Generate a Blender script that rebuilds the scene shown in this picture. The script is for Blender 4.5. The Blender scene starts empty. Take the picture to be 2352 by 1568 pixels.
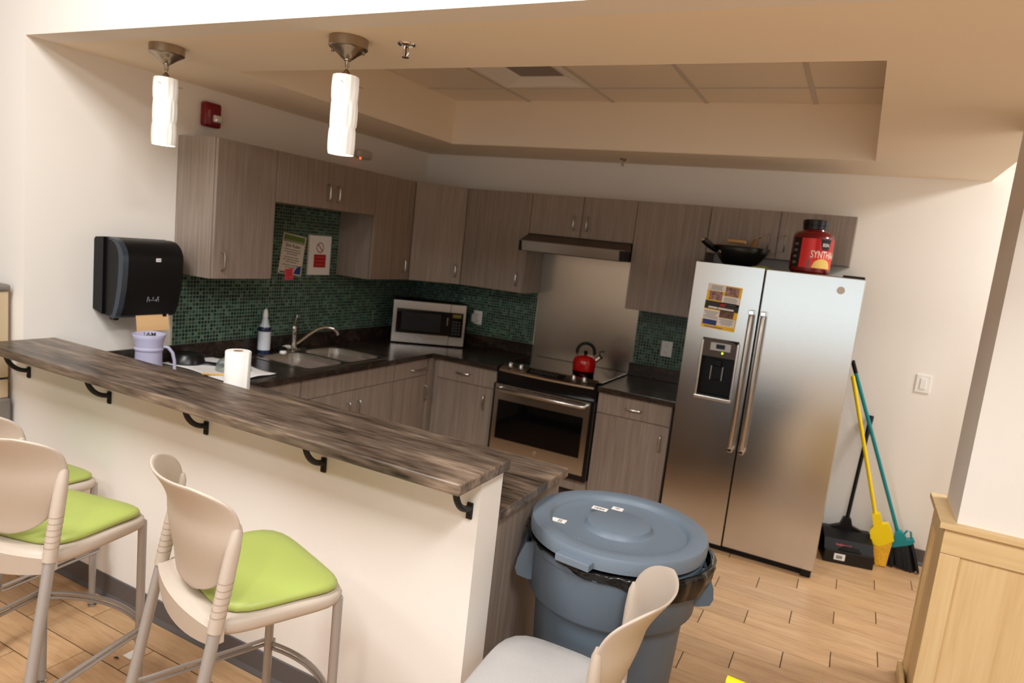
import bpy, bmesh, math, random
from math import sin, cos, pi, radians
from mathutils import Vector, Matrix
random.seed(7)
S = bpy.context.scene
COL = S.collection

# ------------------------------------------------------------------ camera
cam_d = bpy.data.cameras.new('camera')
cam_d.sensor_width = 36.0
cam_d.lens = 1571.92 / 2352 * 36.0
cam_d.clip_start = 0.05
cam = bpy.data.objects.new('camera', cam_d)
COL.objects.link(cam)
CAM = Vector((3.4302, -4.9748, 1.7458))
cam.matrix_world = Matrix.Translation(CAM) @ (Matrix.Rotation(radians(26.2632), 4, 'Z') @ Matrix.Rotation(radians(81.8507), 4, 'X') @ Matrix.Rotation(radians(6.3054), 4, 'Z'))
cam_d.dof.use_dof = True
cam_d.dof.focus_distance = 2.0
cam_d.dof.aperture_fstop = 3.2
S.camera = cam

# ------------------------------------------------------------------ world, lights, exposure
w = bpy.data.worlds.new('world')
S.world = w
w.use_nodes = True
w.node_tree.nodes['Background'].inputs[0].default_value = (0.80, 0.93, 1.0, 1)
w.node_tree.nodes['Background'].inputs[1].default_value = 1.9
S.view_settings.view_transform = 'Standard'
S.view_settings.look = 'None'
S.view_settings.gamma = 1.0
S.view_settings.use_curve_mapping = False
S.view_settings.exposure = 0.0


def area(name, loc, target, sx, sy, power, col):
    d = bpy.data.lights.new(name, 'AREA')
    d.shape = 'RECTANGLE'
    d.size, d.size_y = sx, sy
    d.energy = power
    d.color = col
    o = bpy.data.objects.new(name, d)
    o.location = loc
    o.rotation_euler = (Vector(target) - Vector(loc)).to_track_quat('-Z', 'Y').to_euler()
    COL.objects.link(o)
    return o


LAMP = (0.96, 0.985, 1.0)


def globe(name, loc, power, rad, col):
    d = bpy.data.lights.new(name, 'POINT')
    d.energy = power
    d.color = col
    d.shadow_soft_size = rad
    o = bpy.data.objects.new(name, d)
    o.location = loc
    COL.objects.link(o)


# globe lamps and added fill lights under the dining-room ceiling (behind the camera) and lamps in the passage right of the fridge
for _x, _y, _w in ((1.0, -6.4, 120), (3.6, -6.4, 170), (5.7, -4.9, 80)):  # the last one is added, to brighten the right-hand wall end
    globe('globe_and_fill_light', (_x, _y, 3.42), _w * .54, 0.16, LAMP)
for _x in (1.4, 4.2):  # unseen panels, added to brighten the bar wall and bounce light off the floor
    area('fill_panel_light', (_x, -4.9, 3.57), (_x, -4.9, 0), 0.6, 1.2, 100, LAMP)
area('passage_lamp', (5.3, -0.75, 2.86), (5.0, -0.7, 0), 0.5, 0.5, 53, LAMP)
S.cycles.use_denoising = True
S.cycles.sample_clamp_indirect = 6.0
S.cycles.max_bounces = 10
S.cycles.diffuse_bounces = 6


# ------------------------------------------------------------------ materials
def lin(c):
    return tuple(((v / 255) / 12.92 if v / 255 <= 0.04045 else ((v / 255 + 0.055) / 1.055) ** 2.4) for v in c) + (1.0,)


MATS = {}


def mat(name, rgb, rough=0.5, metal=0.0, bump=0.0, bscale=120.0, emit=None, estr=0.0, trans=0.0, alpha=1.0, ior=1.45, coat=0.0, mottled=0.0, spec=None):
    if name in MATS:
        return MATS[name]
    m = bpy.data.materials.new(name)
    m.use_nodes = True
    nt = m.node_tree
    b = nt.nodes['Principled BSDF']
    b.inputs['Base Color'].default_value = lin(rgb)
    b.inputs['Roughness'].default_value = rough
    b.inputs['Metallic'].default_value = metal
    b.inputs['IOR'].default_value = ior
    b.inputs['Transmission Weight'].default_value = trans
    b.inputs['Alpha'].default_value = alpha
    b.inputs['Coat Weight'].default_value = coat
    if spec is not None:
        b.inputs['Specular IOR Level'].default_value = spec
    if emit:
        b.inputs['Emission Color'].default_value = lin(emit)
        b.inputs['Emission Strength'].default_value = estr
    tc = nt.nodes.new('ShaderNodeTexCoord')
    if bump or mottled:
        n = nt.nodes.new('ShaderNodeTexNoise')
        n.inputs['Scale'].default_value = bscale
        n.inputs['Detail'].default_value = 4
        nt.links.new(tc.outputs['Object'], n.inputs['Vector'])
        if bump:
            bp = nt.nodes.new('ShaderNodeBump')
            bp.inputs['Strength'].default_value = bump
            bp.inputs['Distance'].default_value = 0.002
            nt.links.new(n.outputs['Fac'], bp.inputs['Height'])
            nt.links.new(bp.outputs['Normal'], b.inputs['Normal'])
        if mottled:
            r = nt.nodes.new('ShaderNodeValToRGB')
            c = lin(rgb)
            r.color_ramp.elements[0].position = 0.3
            r.color_ramp.elements[1].position = 0.7
            r.color_ramp.elements[0].color = tuple(v * (1 - mottled) for v in c[:3]) + (1,)
            r.color_ramp.elements[1].color = tuple(min(1, v * (1 + mottled)) for v in c[:3]) + (1,)
            nt.links.new(n.outputs['Fac'], r.inputs['Fac'])
            nt.links.new(r.outputs['Color'], b.inputs['Base Color'])
    MATS[name] = m
    return m


def grain(name, cols, scale, fine, rough=0.45, perobj=0.0, bump=0.15, distort=0.6, coat=0.0, spec=None):
    """streaky wood / laminate: noise stretched by SCALE, plus a FINE noise; COLS = ramp stops (pos, rgb)"""
    m = bpy.data.materials.new(name)
    m.use_nodes = True
    nt = m.node_tree
    L = nt.links.new
    b = nt.nodes['Principled BSDF']
    b.inputs['Roughness'].default_value = rough
    b.inputs['Coat Weight'].default_value = coat
    if spec is not None:
        b.inputs['Specular IOR Level'].default_value = spec
    tc = nt.nodes.new('ShaderNodeTexCoord')
    vec = tc.outputs['Object']
    oi = nt.nodes.new('ShaderNodeObjectInfo')
    if perobj:
        k = nt.nodes.new('ShaderNodeVectorMath')
        k.operation = 'SCALE'
        k.inputs[0].default_value = (37, 61, 13)
        L(oi.outputs['Random'], k.inputs['Scale'])
        a = nt.nodes.new('ShaderNodeVectorMath')
        a.operation = 'ADD'
        L(vec, a.inputs[0])
        L(k.outputs[0], a.inputs[1])
        vec = a.outputs[0]
    fac = []
    for sc, det in ((scale, 5), (fine, 3)):
        mp = nt.nodes.new('ShaderNodeMapping')
        mp.inputs['Scale'].default_value = sc
        L(vec, mp.inputs['Vector'])
        n = nt.nodes.new('ShaderNodeTexNoise')
        n.inputs['Scale'].default_value = 1
        n.inputs['Detail'].default_value = det
        n.inputs['Distortion'].default_value = distort if sc is scale else 0
        L(mp.outputs[0], n.inputs['Vector'])
        fac.append(n.outputs['Fac'])
    mx = nt.nodes.new('ShaderNodeMix')
    mx.inputs[0].default_value = 0.38
    L(fac[0], mx.inputs[2])
    L(fac[1], mx.inputs[3])
    rp = nt.nodes.new('ShaderNodeValToRGB')
    els = rp.color_ramp.elements
    els[0].position, els[0].color = cols[0][0], lin(cols[0][1])
    els[1].position, els[1].color = cols[-1][0], lin(cols[-1][1])
    for p_, c_ in cols[1:-1]:
        e = els.new(p_)
        e.color = lin(c_)
    L(mx.outputs[0], rp.inputs['Fac'])
    out = rp.outputs['Color']
    if perobj:
        hs = nt.nodes.new('ShaderNodeHueSaturation')
        mr = nt.nodes.new('ShaderNodeMapRange')
        mr.inputs['To Min'].default_value = 1 - perobj
        mr.inputs['To Max'].default_value = 1 + perobj
        L(oi.outputs['Random'], mr.inputs['Value'])
        L(mr.outputs[0], hs.inputs['Value'])
        L(out, hs.inputs['Color'])
        out = hs.outputs['Color']
    L(out, b.inputs['Base Color'])
    if bump:
        bp = nt.nodes.new('ShaderNodeBump')
        bp.inputs['Strength'].default_value = bump
        bp.inputs['Distance'].default_value = 0.001
        L(fac[1], bp.inputs['Height'])
        L(bp.outputs['Normal'], b.inputs['Normal'])
    MATS[name] = m
    return m


def steel(name, rgb, rough, sc):
    m = mat(name, rgb, rough, 1.0)
    nt = m.node_tree
    b = nt.nodes['Principled BSDF']
    tc = nt.nodes.new('ShaderNodeTexCoord')
    mp = nt.nodes.new('ShaderNodeMapping')
    mp.inputs['Scale'].default_value = sc
    n = nt.nodes.new('ShaderNodeTexNoise')
    n.inputs['Scale'].default_value = 1
    n.inputs['Detail'].default_value = 3
    nt.links.new(tc.outputs['Object'], mp.inputs[0])
    nt.links.new(mp.outputs[0], n.inputs['Vector'])
    mr = nt.nodes.new('ShaderNodeMapRange')
    mr.inputs['To Min'].default_value = rough - 0.02
    mr.inputs['To Max'].default_value = rough + 0.03
    nt.links.new(n.outputs['Fac'], mr.inputs['Value'])
    nt.links.new(mr.outputs[0], b.inputs['Roughness'])
    bp = nt.nodes.new('ShaderNodeBump')
    bp.inputs['Strength'].default_value = 0.02
    bp.inputs['Distance'].default_value = 0.001
    nt.links.new(n.outputs['Fac'], bp.inputs['Height'])
    nt.links.new(bp.outputs['Normal'], b.inputs['Normal'])
    return m


WALL = mat('wall_paint', (238, 231, 222), 0.75, bump=0.12, bscale=260)
CEILP = mat('ceiling_paint', (244, 230, 208), 0.85, bump=0.10, bscale=260)
ACT = mat('acoustic_tile', (236, 224, 206), 0.95, bump=0.35, bscale=420)
GRIDM = mat('grid_metal', (205, 196, 184), 0.6)
LAM = grain('laminate', [(0.25, (120, 105, 93)), (0.5, (143, 127, 114)), (0.75, (164, 148, 135))], (60, 60, 2.0), (260, 260, 6), 0.45, 0.03, 0.1, 0.4)
TOPX = grain('worktop_stone', [(0.36, (36, 28, 23)), (0.45, (80, 66, 55)), (0.55, (110, 93, 79)), (0.68, (158, 136, 115))], (1.3, 6.0, 6.0), (8, 60, 60), 0.34, 0, 0.05, 1.2)
TOPK = grain('worktop_shaded', [(0.28, (26, 20, 17)), (0.5, (46, 36, 30)), (0.75, (82, 66, 55))], (3, 10, 10), (40, 60, 60), 0.22, 0, 0.03, 1.0)  # TOPX stone again, with the kitchen's shade put into the colour
PLANKM = grain('plank_ceramic', [(0.2, (160, 120, 82)), (0.5, (194, 154, 112)), (0.8, (212, 178, 138))], (2.5, 22, 22), (12, 160, 160), 0.42, 0.09, 0.1, 0.8)
POPLAR = grain('poplar', [(0.2, (206, 170, 116)), (0.5, (222, 190, 138)), (0.8, (234, 206, 158))], (22, 22, 1.2), (90, 90, 4), 0.5, 0.02, 0.06, 0.5)
POPLARX = grain('poplar_rail', [(0.2, (206, 170, 116)), (0.5, (222, 190, 138)), (0.8, (234, 206, 158))], (1.2, 22, 22), (4, 90, 90), 0.5, 0.02, 0.06, 0.5)
GROUT = mat('floor_grout', (62, 44, 30), 0.9)
VINYL = mat('base_vinyl', (92, 86, 84), 0.5)
STEEL = steel('brushed_steel', (206, 202, 197), 0.21, (2, 60, 260))
STEELP = steel('panel_steel', (200, 190, 176), 0.24, (3, 40, 200))
CHROME = mat('chrome', (225, 222, 218), 0.08, 1.0)
NICKEL = mat('nickel', (168, 152, 134), 0.28, 1.0)
SATIN = mat('satin_metal', (188, 182, 176), 0.3, 1.0)
BLACK = mat('black_plastic', (13, 12, 13), 0.4, bump=0.05, bscale=300, spec=.3)
GLOSSB = mat('black_glass', (7, 7, 8), 0.06, coat=0.3)
IRON = mat('black_iron', (14, 13, 13), 0.5)
WHITE = mat('white_plastic', (238, 234, 228), 0.35)
PAPER = mat('white_paper', (240, 236, 230), 0.85)
DGREY = mat('dark_grey_plastic', (58, 54, 52), 0.45)
TOE = mat('toe_kick', (66, 60, 58), 0.6)
RED = mat('print_red', (176, 22, 26), 0.6)
PBLACK = mat('print_black', (24, 22, 22), 0.7)
PGREY = mat('print_grey', (120, 116, 112), 0.8)
PYEL = mat('print_yellow', (250, 196, 44), 0.6)
PBLUE = mat('print_blue', (38, 62, 130), 0.6)
PGREEN = mat('print_green', (92, 118, 44), 0.6)
PPHOTO = mat('print_photo', (150, 116, 108), 0.6, mottled=0.75, bscale=55)
PPHOTO2 = mat('print_photo_brown', (108, 78, 66), 0.6, mottled=0.6, bscale=70)
GLASS = mat('clear_glass', (240, 246, 242), 0.04, trans=.9, ior=1.25)

# ------------------------------------------------------------------ mesh helpers


class B:
    """collects shapes in one bmesh"""

    def __init__(s):
        s.bm = bmesh.new()

    def box(s, x0, x1, y0, y1, z0, z1, bev=0.0, seg=2):
        r = bmesh.ops.create_cube(s.bm, size=1.0)
        vs = r['verts']
        for v in vs:
            v.co = Vector(((x0 + x1) / 2 + v.co.x * (x1 - x0), (y0 + y1) / 2 + v.co.y * (y1 - y0), (z0 + z1) / 2 + v.co.z * (z1 - z0)))
        if bev:
            es = list({e for v in vs for e in v.link_edges})
            bmesh.ops.bevel(s.bm, geom=es, offset=bev, segments=seg, affect='EDGES', profile=0.5)
        return s

    def prism(s, pts, axis, a0, a1):
        """polygon PTS in the plane across AXIS ('x': (y,z), 'y': (x,z), 'z': (x,y)), pulled from a0 to a1"""
        def P(p, a):
            return Vector({'x': (a, p[0], p[1]), 'y': (p[0], a, p[1]), 'z': (p[0], p[1], a)}[axis])
        lo = [s.bm.verts.new(P(p, a0)) for p in pts]
        hi = [s.bm.verts.new(P(p, a1)) for p in pts]
        n = len(pts)
        fs = [s.bm.faces.new(lo), s.bm.faces.new(hi[::-1])]
        for i in range(n):
            fs.append(s.bm.faces.new((lo[i], hi[i], hi[(i + 1) % n], lo[(i + 1) % n])))
        bmesh.ops.recalc_face_normals(s.bm, faces=fs)
        return s

    def ring_surface(s, rings, cap0=True, cap1=True):
        rv = [[s.bm.verts.new(Vector(p)) for p in r] for r in rings]
        fs = []
        for a, b in zip(rv, rv[1:]):
            n = len(a)
            for i in range(n):
                fs.append(s.bm.faces.new((a[i], a[(i + 1) % n], b[(i + 1) % n], b[i])))
        if cap0:
            fs.append(s.bm.faces.new(rv[0][::-1]))
        if cap1:
            fs.append(s.bm.faces.new(rv[-1]))
        bmesh.ops.recalc_face_normals(s.bm, faces=fs)
        return s

    def lathe(s, c, prof, n=32, cap0=True, cap1=True, sx=1.0, sy=1.0):
        rings = [[(c[0] + r * cos(2 * pi * i / n) * sx, c[1] + r * sin(2 * pi * i / n) * sy, c[2] + z) for i in range(n)] for r, z in prof]
        return s.ring_surface(rings, cap0, cap1)

    def cyl(s, p0, p1, r0, r1=None, n=14):
        return s.tube([p0, p1], [r0, r0 if r1 is None else r1], n)

    def tube(s, pts, r, n=10, closed=False):
        pts = [Vector(p) for p in pts]
        rs = r if isinstance(r, (list, tuple)) else [r] * len(pts)
        rings = []
        up = None
        for i, p in enumerate(pts):
            t = (pts[min(i + 1, len(pts) - 1)] - pts[max(i - 1, 0)]).normalized()
            if up is None:
                up = Vector((0, 0, 1)) if abs(t.z) < 0.9 else Vector((1, 0, 0))
            u = t.cross(up)
            if u.length < 1e-5:
                u = t.cross(Vector((0.3, 0.9, 0.1)))
            u.normalize()
            up = u.cross(t).normalized()
            rings.append([p + (u * cos(2 * pi * k / n) + up * sin(2 * pi * k / n)) * rs[i] for k in range(n)])
        return s.ring_surface(rings)

    def face(s, pts):
        s.bm.faces.new([s.bm.verts.new(Vector(p)) for p in pts])
        return s

    def grid(s, fn, nu, nv):
        vs = [[s.bm.verts.new(Vector(fn(i / nu, j / nv))) for i in range(nu + 1)] for j in range(nv + 1)]
        for j in range(nv):
            for i in range(nu):
                s.bm.faces.new((vs[j][i], vs[j][i + 1], vs[j + 1][i + 1], vs[j + 1][i]))
        return s

    def xf(s, M):
        bmesh.ops.transform(s.bm, matrix=M, verts=s.bm.verts)
        return s


def arc(c, r, a0, a1, n, plane='yz', k=0.0):
    out = []
    for i in range(n + 1):
        a = radians(a0 + (a1 - a0) * i / n)
        u, v = c[0] + r * cos(a), c[1] + r * sin(a)
        out.append({'yz': (k, u, v), 'xz': (u, k, v), 'xy': (u, v, k)}[plane])
    return out


def topof(o):
    while o.parent:
        o = o.parent
    return o


def finish(bm, name, m, smooth):
    me = bpy.data.meshes.new(name)
    bm.to_mesh(me)
    bm.free()
    if m:
        me.materials.append(m)
    if smooth:
        for p_ in me.polygons:
            p_.use_smooth = True
        if smooth != 'all':
            try:
                me.set_sharp_from_angle(angle=radians(38))
            except Exception:
                pass
    return me


def thing(name, label, cat, loc=(0, 0, 0), rz=0.0, group=None):
    o = bpy.data.objects.new(name, None)
    o.empty_display_size = 0.05
    COL.objects.link(o)
    o.location = loc
    o.rotation_euler = (0, 0, rz)
    o['label'] = label
    o['category'] = cat
    if group:
        o['group'] = group
    return o


def part(name, b, m, parent, smooth=False, local=False, label=None, kind=None):
    """a child mesh; B is in world coordinates unless LOCAL"""
    if not local:
        bmesh.ops.translate(b.bm, vec=-topof(parent).location, verts=b.bm.verts)
    o = bpy.data.objects.new(name, finish(b.bm, name, m, smooth))
    COL.objects.link(o)
    o.parent = parent
    if label:
        o['label'] = label
    if kind:
        o['kind'] = kind
    return o


def solo(name, b, m, label, cat, loc=(0, 0, 0), smooth=False, group=None):
    """a thing that is one mesh, its origin at its base"""
    bmesh.ops.translate(b.bm, vec=-Vector(loc), verts=b.bm.verts)
    o = bpy.data.objects.new(name, finish(b.bm, name, m, smooth))
    o.location = loc
    COL.objects.link(o)
    o['label'] = label
    o['category'] = cat
    if group:
        o['group'] = group
    return o


def struct(name, b, m, smooth=False):
    o = bpy.data.objects.new(name, finish(b.bm, name, m, smooth))
    COL.objects.link(o)
    o['kind'] = 'structure'
    return o


def text_bm(body, size, font_w=1.0):
    """lettering as a flat mesh in the xy plane, centred"""
    cu = bpy.data.curves.new('lettering', 'FONT')
    cu.body = body
    cu.size = size
    cu.align_x = 'CENTER'
    cu.align_y = 'CENTER'
    cu.offset = size * 0.012
    o = bpy.data.objects.new('lettering', cu)
    COL.objects.link(o)
    dg = bpy.context.evaluated_depsgraph_get()
    me = bpy.data.meshes.new_from_object(o.evaluated_get(dg))
    b = B()
    b.bm.from_mesh(me)
    bpy.data.objects.remove(o)
    bpy.data.curves.remove(cu)
    bpy.data.meshes.remove(me)
    b.xf(Matrix.Diagonal((font_w, 1, 1, 1)))
    return b


def basis(o, r, u):
    r, u = Vector(r).normalized(), Vector(u).normalized()
    n = r.cross(u)
    return Matrix(((r.x, u.x, n.x, o[0]), (r.y, u.y, n.y, o[1]), (r.z, u.z, n.z, o[2]), (0, 0, 0, 1)))


def copy_tree(o, parent=None):
    c = o.copy()
    COL.objects.link(c)
    c.parent = parent
    for ch in list(o.children):
        copy_tree(ch, c)
    return c


# ------------------------------------------------------------------ dimensions (metres; back wall y=0, sink wall x=0)
YF, ZS, ZU, XS = -3.1673, 2.4137, 2.722, 4.0153
RX0, RX1, RY0, RY1 = 0.6075, 3.3905, -2.5479, -0.5982
ZT, ZB, DU = 2.1269, 1.3762, 0.3145
YA, YB_, YC, YD = -2.3954, -1.9767, -1.0564, -0.592
ZSK = 1.8303
XA, XB, XC, XD, XE = 0.6159, 1.1701, 1.9795, 2.4811, 3.3461
ZH, ZFC = 1.8306, 1.8242
ZC, TC = 0.8628, 0.0352
DCX, DCY = 0.6614, 0.6677
RL, RR = 1.2106, 1.976
ZBAR, TB = 1.0525, 0.037
YBK, YBF, XBAR = -3.0242, -3.3467, 2.5136
XKN, YKB = 2.4886, -3.0227
XLC, YLC = 2.4903, -2.415
XP, YPF, YPB, ZCAP = 3.9101, -1.8716, -1.5191, 0.8593
HT = 3.6

# ------------------------------------------------------------------ room shell
fl = struct('floor', B().box(-3.2, 6.6, -9.2, 0.2, -0.12, -0.0035), GROUT)
inv = cam.matrix_world.inverted()


def in_view(p, mx=0.06):
    c = inv @ Vector(p)
    if c.z > -0.1:
        return False
    fx, fy = 1571.92 / 2352, 1571.92 / 2352
    u, v = fx * c.x / -c.z, fy * c.y / -c.z
    return abs(u) < 0.5 + mx and abs(v) < 1568 / 2352 / 2 + mx


PW, PL = 0.1492, 0.60
plank_me = finish(B().box(-PL / 2 + .002, PL / 2 - .002, -PW / 2 + .002, PW / 2 - .002, -.01, 0, bev=.0012, seg=1).bm, 'plank', PLANKM, False)
rest = B()
n_pl = 0
for k in range(-38, 24):
    y = -3.453 + PW * (k + 0.5)
    if y > 0.05 or y < -9.1:
        continue
    off = (0.782 + 0.2 * k) % PL
    x = -3.2 + off - PL
    while x < 6.6:
        xc = x + PL / 2
        vis = any(in_view((xc + dx, y + dy, 0), 0.0) for dx in (-.3, 0, .3) for dy in (-.07, .07))
        hidden = (0 < xc < 2.2 and -2.95 < y) or (xc < 2.15 and y > -0.66) or (2.6 < xc < 3.2 and y > -0.66) or (xc < -0.32 and y > -3.2) or xc > 4.25
        if vis and not hidden and -5.2 < y:
            o = bpy.data.objects.new('plank', plank_me)
            COL.objects.link(o)
            o.location = (xc, y, 0)
            o.parent = fl
            n_pl += 1
        else:
            rest.box(max(xc - PL / 2 + .0016, -3.19), min(xc + PL / 2 - .0016, 6.59), y - PW / 2 + .0016, min(y + PW / 2 - .0016, 0.15), -.01, 0)
        x += PL
part('plank_field', rest, PLANKM, fl, kind='stuff')

struct('wall_back', B().box(-0.15, 6.6, 0.0, 0.15, 0, HT), WALL)
wl = struct('wall_left', B().box(-0.15, 0.0, YF + 0.12, 0.0, 0, HT), WALL)
wfb = B().box(-3.2, 0.0, YF, YF + 0.12, 0, HT)
wfb.box(0.0, XS, YF, YF + 0.12, ZS, HT)
struct('wall_front', wfb, WALL)
struct('wall_bar', B().box(0.0, XKN, YF, YKB, 0, ZBAR - TB), WALL)
struct('wall_right', B().box(XP, 6.6, YPF, YPB, 0, HT), WALL)
# dining room round the camera: shell, ceiling and a window wall behind
DINE = mat('dining_paint', (150, 138, 124), .8)  # unseen room surfaces, toned dark to cut the bounced light
struct('wall_side', B().box(-3.3, -3.2, -9.2, YF, 0, HT), DINE)
struct('wall_east', B().box(6.6, 6.7, -9.2, 0.15, 0, HT), DINE)
wr = B()
for x0, x1, z0, z1 in ((-3.2, 1.2, 0, HT), (5.6, 6.6, 0, HT), (1.2, 5.6, 0, 0.45), (1.2, 5.6, 2.35, HT)):
    wr.box(x0, x1, -9.3, -9.2, z0, z1)
struct('wall_rear', wr, WALL)
wf_ = B().box(1.2, 5.6, -9.28, -9.22, .45, .51).box(1.2, 5.6, -9.28, -9.22, 2.29, 2.35)
for x0 in (1.2, 2.64, 4.1, 5.54):
    wf_.box(x0, x0 + .06, -9.28, -9.22, .51, 2.29)
wn = struct('window_1', wf_, WHITE)
ceil_b = B().box(0, RX0, YF + .12, 0, ZS, ZS + .06).box(RX1, XS, YF + .12, 0, ZS, ZS + .06).box(RX0, RX1, YF + .12, RY0, ZS, ZS + .06).box(RX0, RX1, RY1, 0, ZS, ZS + .06)
ceil_b.box(RX0 - .04, RX0, RY0 - .04, RY1 + .04, ZS + .06, ZU + .05).box(RX1, RX1 + .04, RY0 - .04, RY1 + .04, ZS + .06, ZU + .05)
ceil_b.box(RX0, RX1, RY0 - .04, RY0, ZS + .06, ZU + .05).box(RX0, RX1, RY1, RY1 + .04, ZS + .06, ZU + .05)
ceil_b.box(RX0 - .04, RX1 + .04, RY0 - .04, RY1 + .04, ZU + .05, ZU + .08)
ceil_b.box(XS - .06, XS, YF + .12, 0, ZS + .06, HT)
ce = struct('ceiling', ceil_b, CEILP)
struct('ceiling_dining', B().box(-3.2, 6.6, -9.2, YF, HT, HT + .1).box(XS, 6.6, YF, 0.1, HT, HT + .1), DINE)

# suspended tiles and grid inside the recess
gx = [RX0, 1.2, 1.81, 2.415, 3.035, RX1]
gy = [RY0, -2.17, -0.955, RY1]
for x in gx[1:-1]:
    part('grid_bar', B().box(x - .012, x + .012, RY0, RY1, ZU - .006, ZU + .03), GRIDM, ce)
for y in gy[1:-1]:
    part('grid_bar', B().box(RX0, RX1, y - .008, y + .008, ZU - .004, ZU + .03), GRIDM, ce)
for i in range(5):
    for j in range(3):
        if (i, j) == (1, 1):
            continue
        part('ceiling_tile', B().box(gx[i] + .004, gx[i + 1] - .004, gy[j] + .004, gy[j + 1] - .004, ZU, ZU + .015), ACT, ce)
t = thing('recessed_light', 'unlit rectangular grey light fitting set into the kitchen ceiling tiles', 'light', (1.505, -1.56, ZU))
fr = B()
for a in ((1.215, 1.25, -2.16, -.965), (1.76, 1.795, -2.16, -.965), (1.25, 1.76, -2.16, -2.12), (1.25, 1.76, -1.0, -.965)):
    fr.box(a[0], a[1], a[2], a[3], ZU - .004, ZU + .02)
part('housing', fr, WHITE, t)
rf = B()
rf.face([(1.25, -2.12, ZU), (1.25, -1.0, ZU), (1.36, -1.06, ZU + .045), (1.36, -2.06, ZU + .045)])
rf.face([(1.76, -2.12, ZU), (1.76, -1.0, ZU), (1.65, -1.06, ZU + .045), (1.65, -2.06, ZU + .045)])
rf.face([(1.25, -1.0, ZU), (1.76, -1.0, ZU), (1.65, -1.06, ZU + .045), (1.36, -1.06, ZU + .045)])
rf.face([(1.25, -2.12, ZU), (1.76, -2.12, ZU), (1.65, -2.06, ZU + .045), (1.36, -2.06, ZU + .045)])
part('reflector', rf, WHITE, t)
part('diffuser', B().box(1.36, 1.65, -2.06, -1.06, ZU + .043, ZU + .047), mat('diffuser_grey', (150, 140, 134), .6), t)

# baseboards
bbp = [(0, 0), (0, .099), (-.006, .097), (-.009, .02), (-.02, .004), (-.02, 0)]
struct('baseboard_bar', B().prism([(YF + p_[0], p_[1]) for p_ in bbp], 'x', -3.2, XKN), VINYL)
struct('baseboard_back', B().prism([(p_[0], p_[1]) for p_ in bbp], 'x', 3.46, 6.6), VINYL)

# wainscot round the end of the right-hand wall
wb = struct('trim_1', B().box(XP - .02, XP + .002, YPF - .012, YPB, .0, ZCAP - .02).box(XP, 6.6, YPF - .012, YPF + .002, 0, ZCAP - .02), POPLAR)
part('cap', B().prism([(3.852, -1.912), (6.6, -1.912), (6.6, YPF + .002), (XP + .002, YPF + .002), (XP + .002, -1.478), (3.852, -1.478)], 'z', ZCAP - .022, ZCAP), POPLARX, wb)
part('rail', B().box(3.872, 6.6, -1.896, -1.880, .735, ZCAP - .022, .002), POPLARX, wb)
part('rail', B().box(3.874, 3.892, -1.892, -1.50, .735, ZCAP - .022, .002), POPLAR, wb)
part('stile', B().box(3.872, 3.94, -1.896, -1.880, .0, .733, .002), POPLAR, wb)
part('stile', B().box(3.874, 3.892, -1.880, -1.835, .0, .733, .002), POPLAR, wb)
part('stile', B().box(3.874, 3.892, -1.555, -1.50, .0, .733, .002), POPLAR, wb)
part('base_shoe', B().box(3.855, 3.874, -1.90, -1.495, 0, .06, .004), POPLARX, wb)

# ------------------------------------------------------------------ mosaic backsplash (real tiles, too small to pick apart)


def mosaic(name, parent, rects, axis):
    """tiles of 16 mm on an 18 mm pitch on x=0 or y=0; RECTS = (a0, a1, z0, z1)"""
    pit, g, th = 0.0212, 0.0020, 0.0026
    verts, faces, cols = [], [], []
    rnd = random.Random(5)
    pal = [(24, 46, 38), (32, 62, 52), (44, 80, 66), (56, 98, 82), (74, 116, 98), (38, 74, 62), (28, 54, 48), (100, 132, 112), (70, 92, 68)]
    for a0, a1, z0, z1 in rects:
        na, nz = int((a1 - a0) / pit), int((z1 - z0) / pit)
        pa, pz = (a1 - a0) / na, (z1 - z0) / nz
        for i in range(na):
            for j in range(nz):
                u0, u1 = a0 + i * pa + g, a0 + (i + 1) * pa - g
                v0, v1 = z0 + j * pz + g, z0 + (j + 1) * pz - g
                n = len(verts)
                if axis == 'x':
                    verts += [(.001, u0, v0), (.001, u1, v0), (.001, u1, v1), (.001, u0, v1), (th, u0, v0), (th, u1, v0), (th, u1, v1), (th, u0, v1)]
                else:
                    verts += [(u0, -.001, v0), (u1, -.001, v0), (u1, -.001, v1), (u0, -.001, v1), (u0, -th, v0), (u1, -th, v0), (u1, -th, v1), (u0, -th, v1)]
                fs = [(4, 5, 6, 7), (0, 1, 5, 4), (1, 2, 6, 5), (2, 3, 7, 6), (3, 0, 4, 7)]
                faces += [tuple(n + q for q in f) for f in fs]
                c = lin(rnd.choice(pal))
                k = rnd.uniform(.5, .9)
                cols += [(c[0] * k, c[1] * k, c[2] * k, 1)] * 20
    me = bpy.data.meshes.new(name)
    me.from_pydata(verts, [], faces)
    bm = bmesh.new()
    bm.from_mesh(me)
    bmesh.ops.recalc_face_normals(bm, faces=bm.faces)
    bm.to_mesh(me)
    bm.free()
    ca = me.color_attributes.new('tint', 'FLOAT_COLOR', 'CORNER')
    ca.data.foreach_set('color', [v for c in cols for v in c])
    me.materials.append(TILEM)
    o = bpy.data.objects.new(name, me)
    COL.objects.link(o)
    o.parent = parent
    o['kind'] = 'stuff'
    return o


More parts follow.
